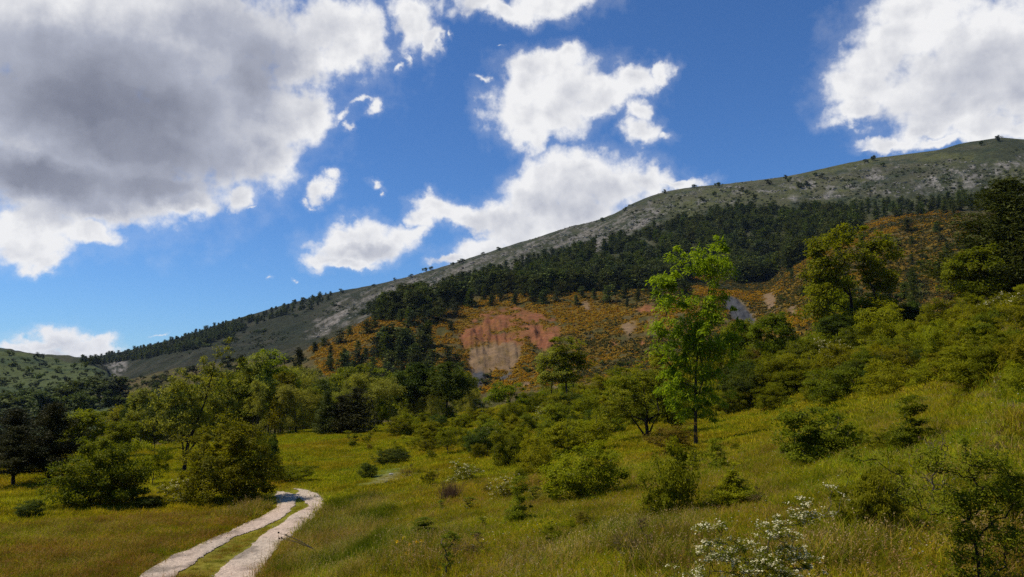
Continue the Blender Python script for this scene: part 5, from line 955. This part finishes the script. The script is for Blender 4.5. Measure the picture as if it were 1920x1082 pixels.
# ------------------------------------------------------------------ small things in the grass
def stem_thing(name, x, y, pts, rad, heads, hmat, smat, label, cat, group=None, petal=0):
    z = float(H(x, y)[0]); root = bpy.data.objects.new(name, None); C.objects.link(root); root.location = (x, y, z); tag(root, label, cat, group)
    b = Bag(); 
    for p in pts: b.add(*tube(np.array(p, float), np.linspace(rad, rad * .5, len(p)), 4))
    link('stem', b.mesh('stem', smat), root)
    for hpos, hr in heads:
        hb = Bag(); rg = np.random.default_rng(int(abs(hpos[0] * 1000)) + 3); k = 26; P = np.array(hpos) + unit(rg.normal(size=(k, 3))) * hr * .6; hb.add(*cards(P, hr * 1.3, up=.4, asp=.8, rg=rg)); link('flower_head' if petal else 'seed_head', hb.mesh('head', hmat), root)
for i, (u, v) in enumerate([(745, 1017), (757, 1009), (768, 1022), (781, 1018), (790, 1016), (762, 1040)]):
    x, y, r = hit(u, v + 22); h = CAMZ + r * math.tan(px_angles(u, v)[1]) - float(H(x, y)[0]); h = max(.12, h)
    stem_thing('yellow_flower', x, y, [[(0, 0, 0), (.01, 0, h * .5), (0, .01, h)]], .003, [((0, .01, h), .045)], M_yellow, M_green, 'yellow meadow flower in the small cluster behind the crooked sapling', 'flower', 'yellow flowers in a cluster', 1)
x, y, r = hit(604, 1062); hz = lambda v: CAMZ + r * math.tan(px_angles(600, v)[1]) - float(H(x, y)[0]); k = r / FPX
sp = [((525 - 604) * k, 0, hz(999)), ((537 - 604) * k, .05, hz(1004)), ((532 - 604) * k, -.04, hz(1008)), ((526 - 604) * k, .02, hz(1010))]; fork = (-.25 * (604 - 545) * k, 0, hz(1030))
stem_thing('dried_thistle', x, y, [[(0, 0, 0), (-.05, 0, fork[2] * .5), fork]] + [[fork, tuple((np.array(fork) + np.array(q)) / 2 + np.array([0, 0, .03])), q] for q in sp], .006, [(q, .022) for q in sp], M_darkbark, M_twig, 'leaning dry thistle with dark round heads over the track', 'dry plant')
# brown tussock and straw tussock
tm = tuft('tussock_blades', 77, 700, .30, .42, .006, [(.12, .085, .05), (.10, .075, .045), (.16, .10, .06)], lean=.35)
x, y, r = hit(845, 938); o = link('tussock', tm, loc=(x, y, float(H(x, y)[0]))); o.scale = (1.0,) * 3; tag(o, 'round brown tussock alone on the open grass slope', 'tussock')
# pale limestone blocks
def rock(u, v, s, label, seed):
    import bmesh
    bm = bmesh.new(); bmesh.ops.create_icosphere(bm, subdivisions=3, radius=1); rg = np.random.default_rng(seed); o3 = rg.random(3) * 50
    for q in bm.verts:
        c = q.co; n = float(fbm(np.array(c.x * 1.3 + o3[0] + c.z), np.array(c.y * 1.3 + o3[1] - c.z * .7), 2, 3)); f = .55 + .9 * n; q.co = (c.x * f * 1.3, c.y * f, max(-.3, c.z * f * .55))
    me = bpy.data.meshes.new('rock'); bm.to_mesh(me); bm.free(); me.materials.append(M_stone); x, y, r = hit(u, v); o = link('rock', me, loc=(x, y, float(H(x, y)[0]) + .02)); k = s / FPX * r; o.scale = (k, k, k); o.rotation_euler = (0, 0, rg.random() * 6); tag(o, label, 'rock')
M_stone = bark_mat('pale_limestone', (.38, .36, .31), 6)
rock(733, 890, 3, 'pale limestone block, upper one in the bare earth of the bank', 1); rock(822, 942, 4, 'small white stone beside the brown tussock', 2); rock(726, 905, 4, 'small pale stone at the lower end of the bare bank', 3); rock(770, 893, 3, 'tiny pale stone right of the small brown shrub on the bank', 4); rock(1012, 958, 3, 'tiny white stone in the grass right of the thin upright shrub', 5)

# ------------------------------------------------------------------ the air
def build_haze():
    x0, x1, y0, y1, z0, z1 = -3700, 3700, -3700, 3700, float(G.min()) - 1, float(G.max()) + 14
    V = [(x, y, z) for x in (x0, x1) for y in (y0, y1) for z in (z0, z1)]; F = np.array([[0, 1, 3, 2], [4, 6, 7, 5], [0, 4, 5, 1], [2, 3, 7, 6], [0, 2, 6, 4], [1, 5, 7, 3]])
    m = bpy.data.materials.new('pale_air'); m.use_nodes = True; t = m.node_tree; t.nodes.clear(); out = N(t, 'ShaderNodeOutputMaterial'); p = N(t, 'ShaderNodeVolumePrincipled')
    p.inputs['Color'].default_value = (.55, .72, 1, 1); p.inputs['Density'].default_value = HAZE; p.inputs['Anisotropy'].default_value = .1; t.links.new(p.outputs[0], out.inputs['Volume'])
    o = link('haze', mesh_np('haze', V, F, None, m)); tag(o, 'thin bluish air over the valley fading the far ridge', 'haze', kind='stuff')
HAZE = .00004
build_haze()
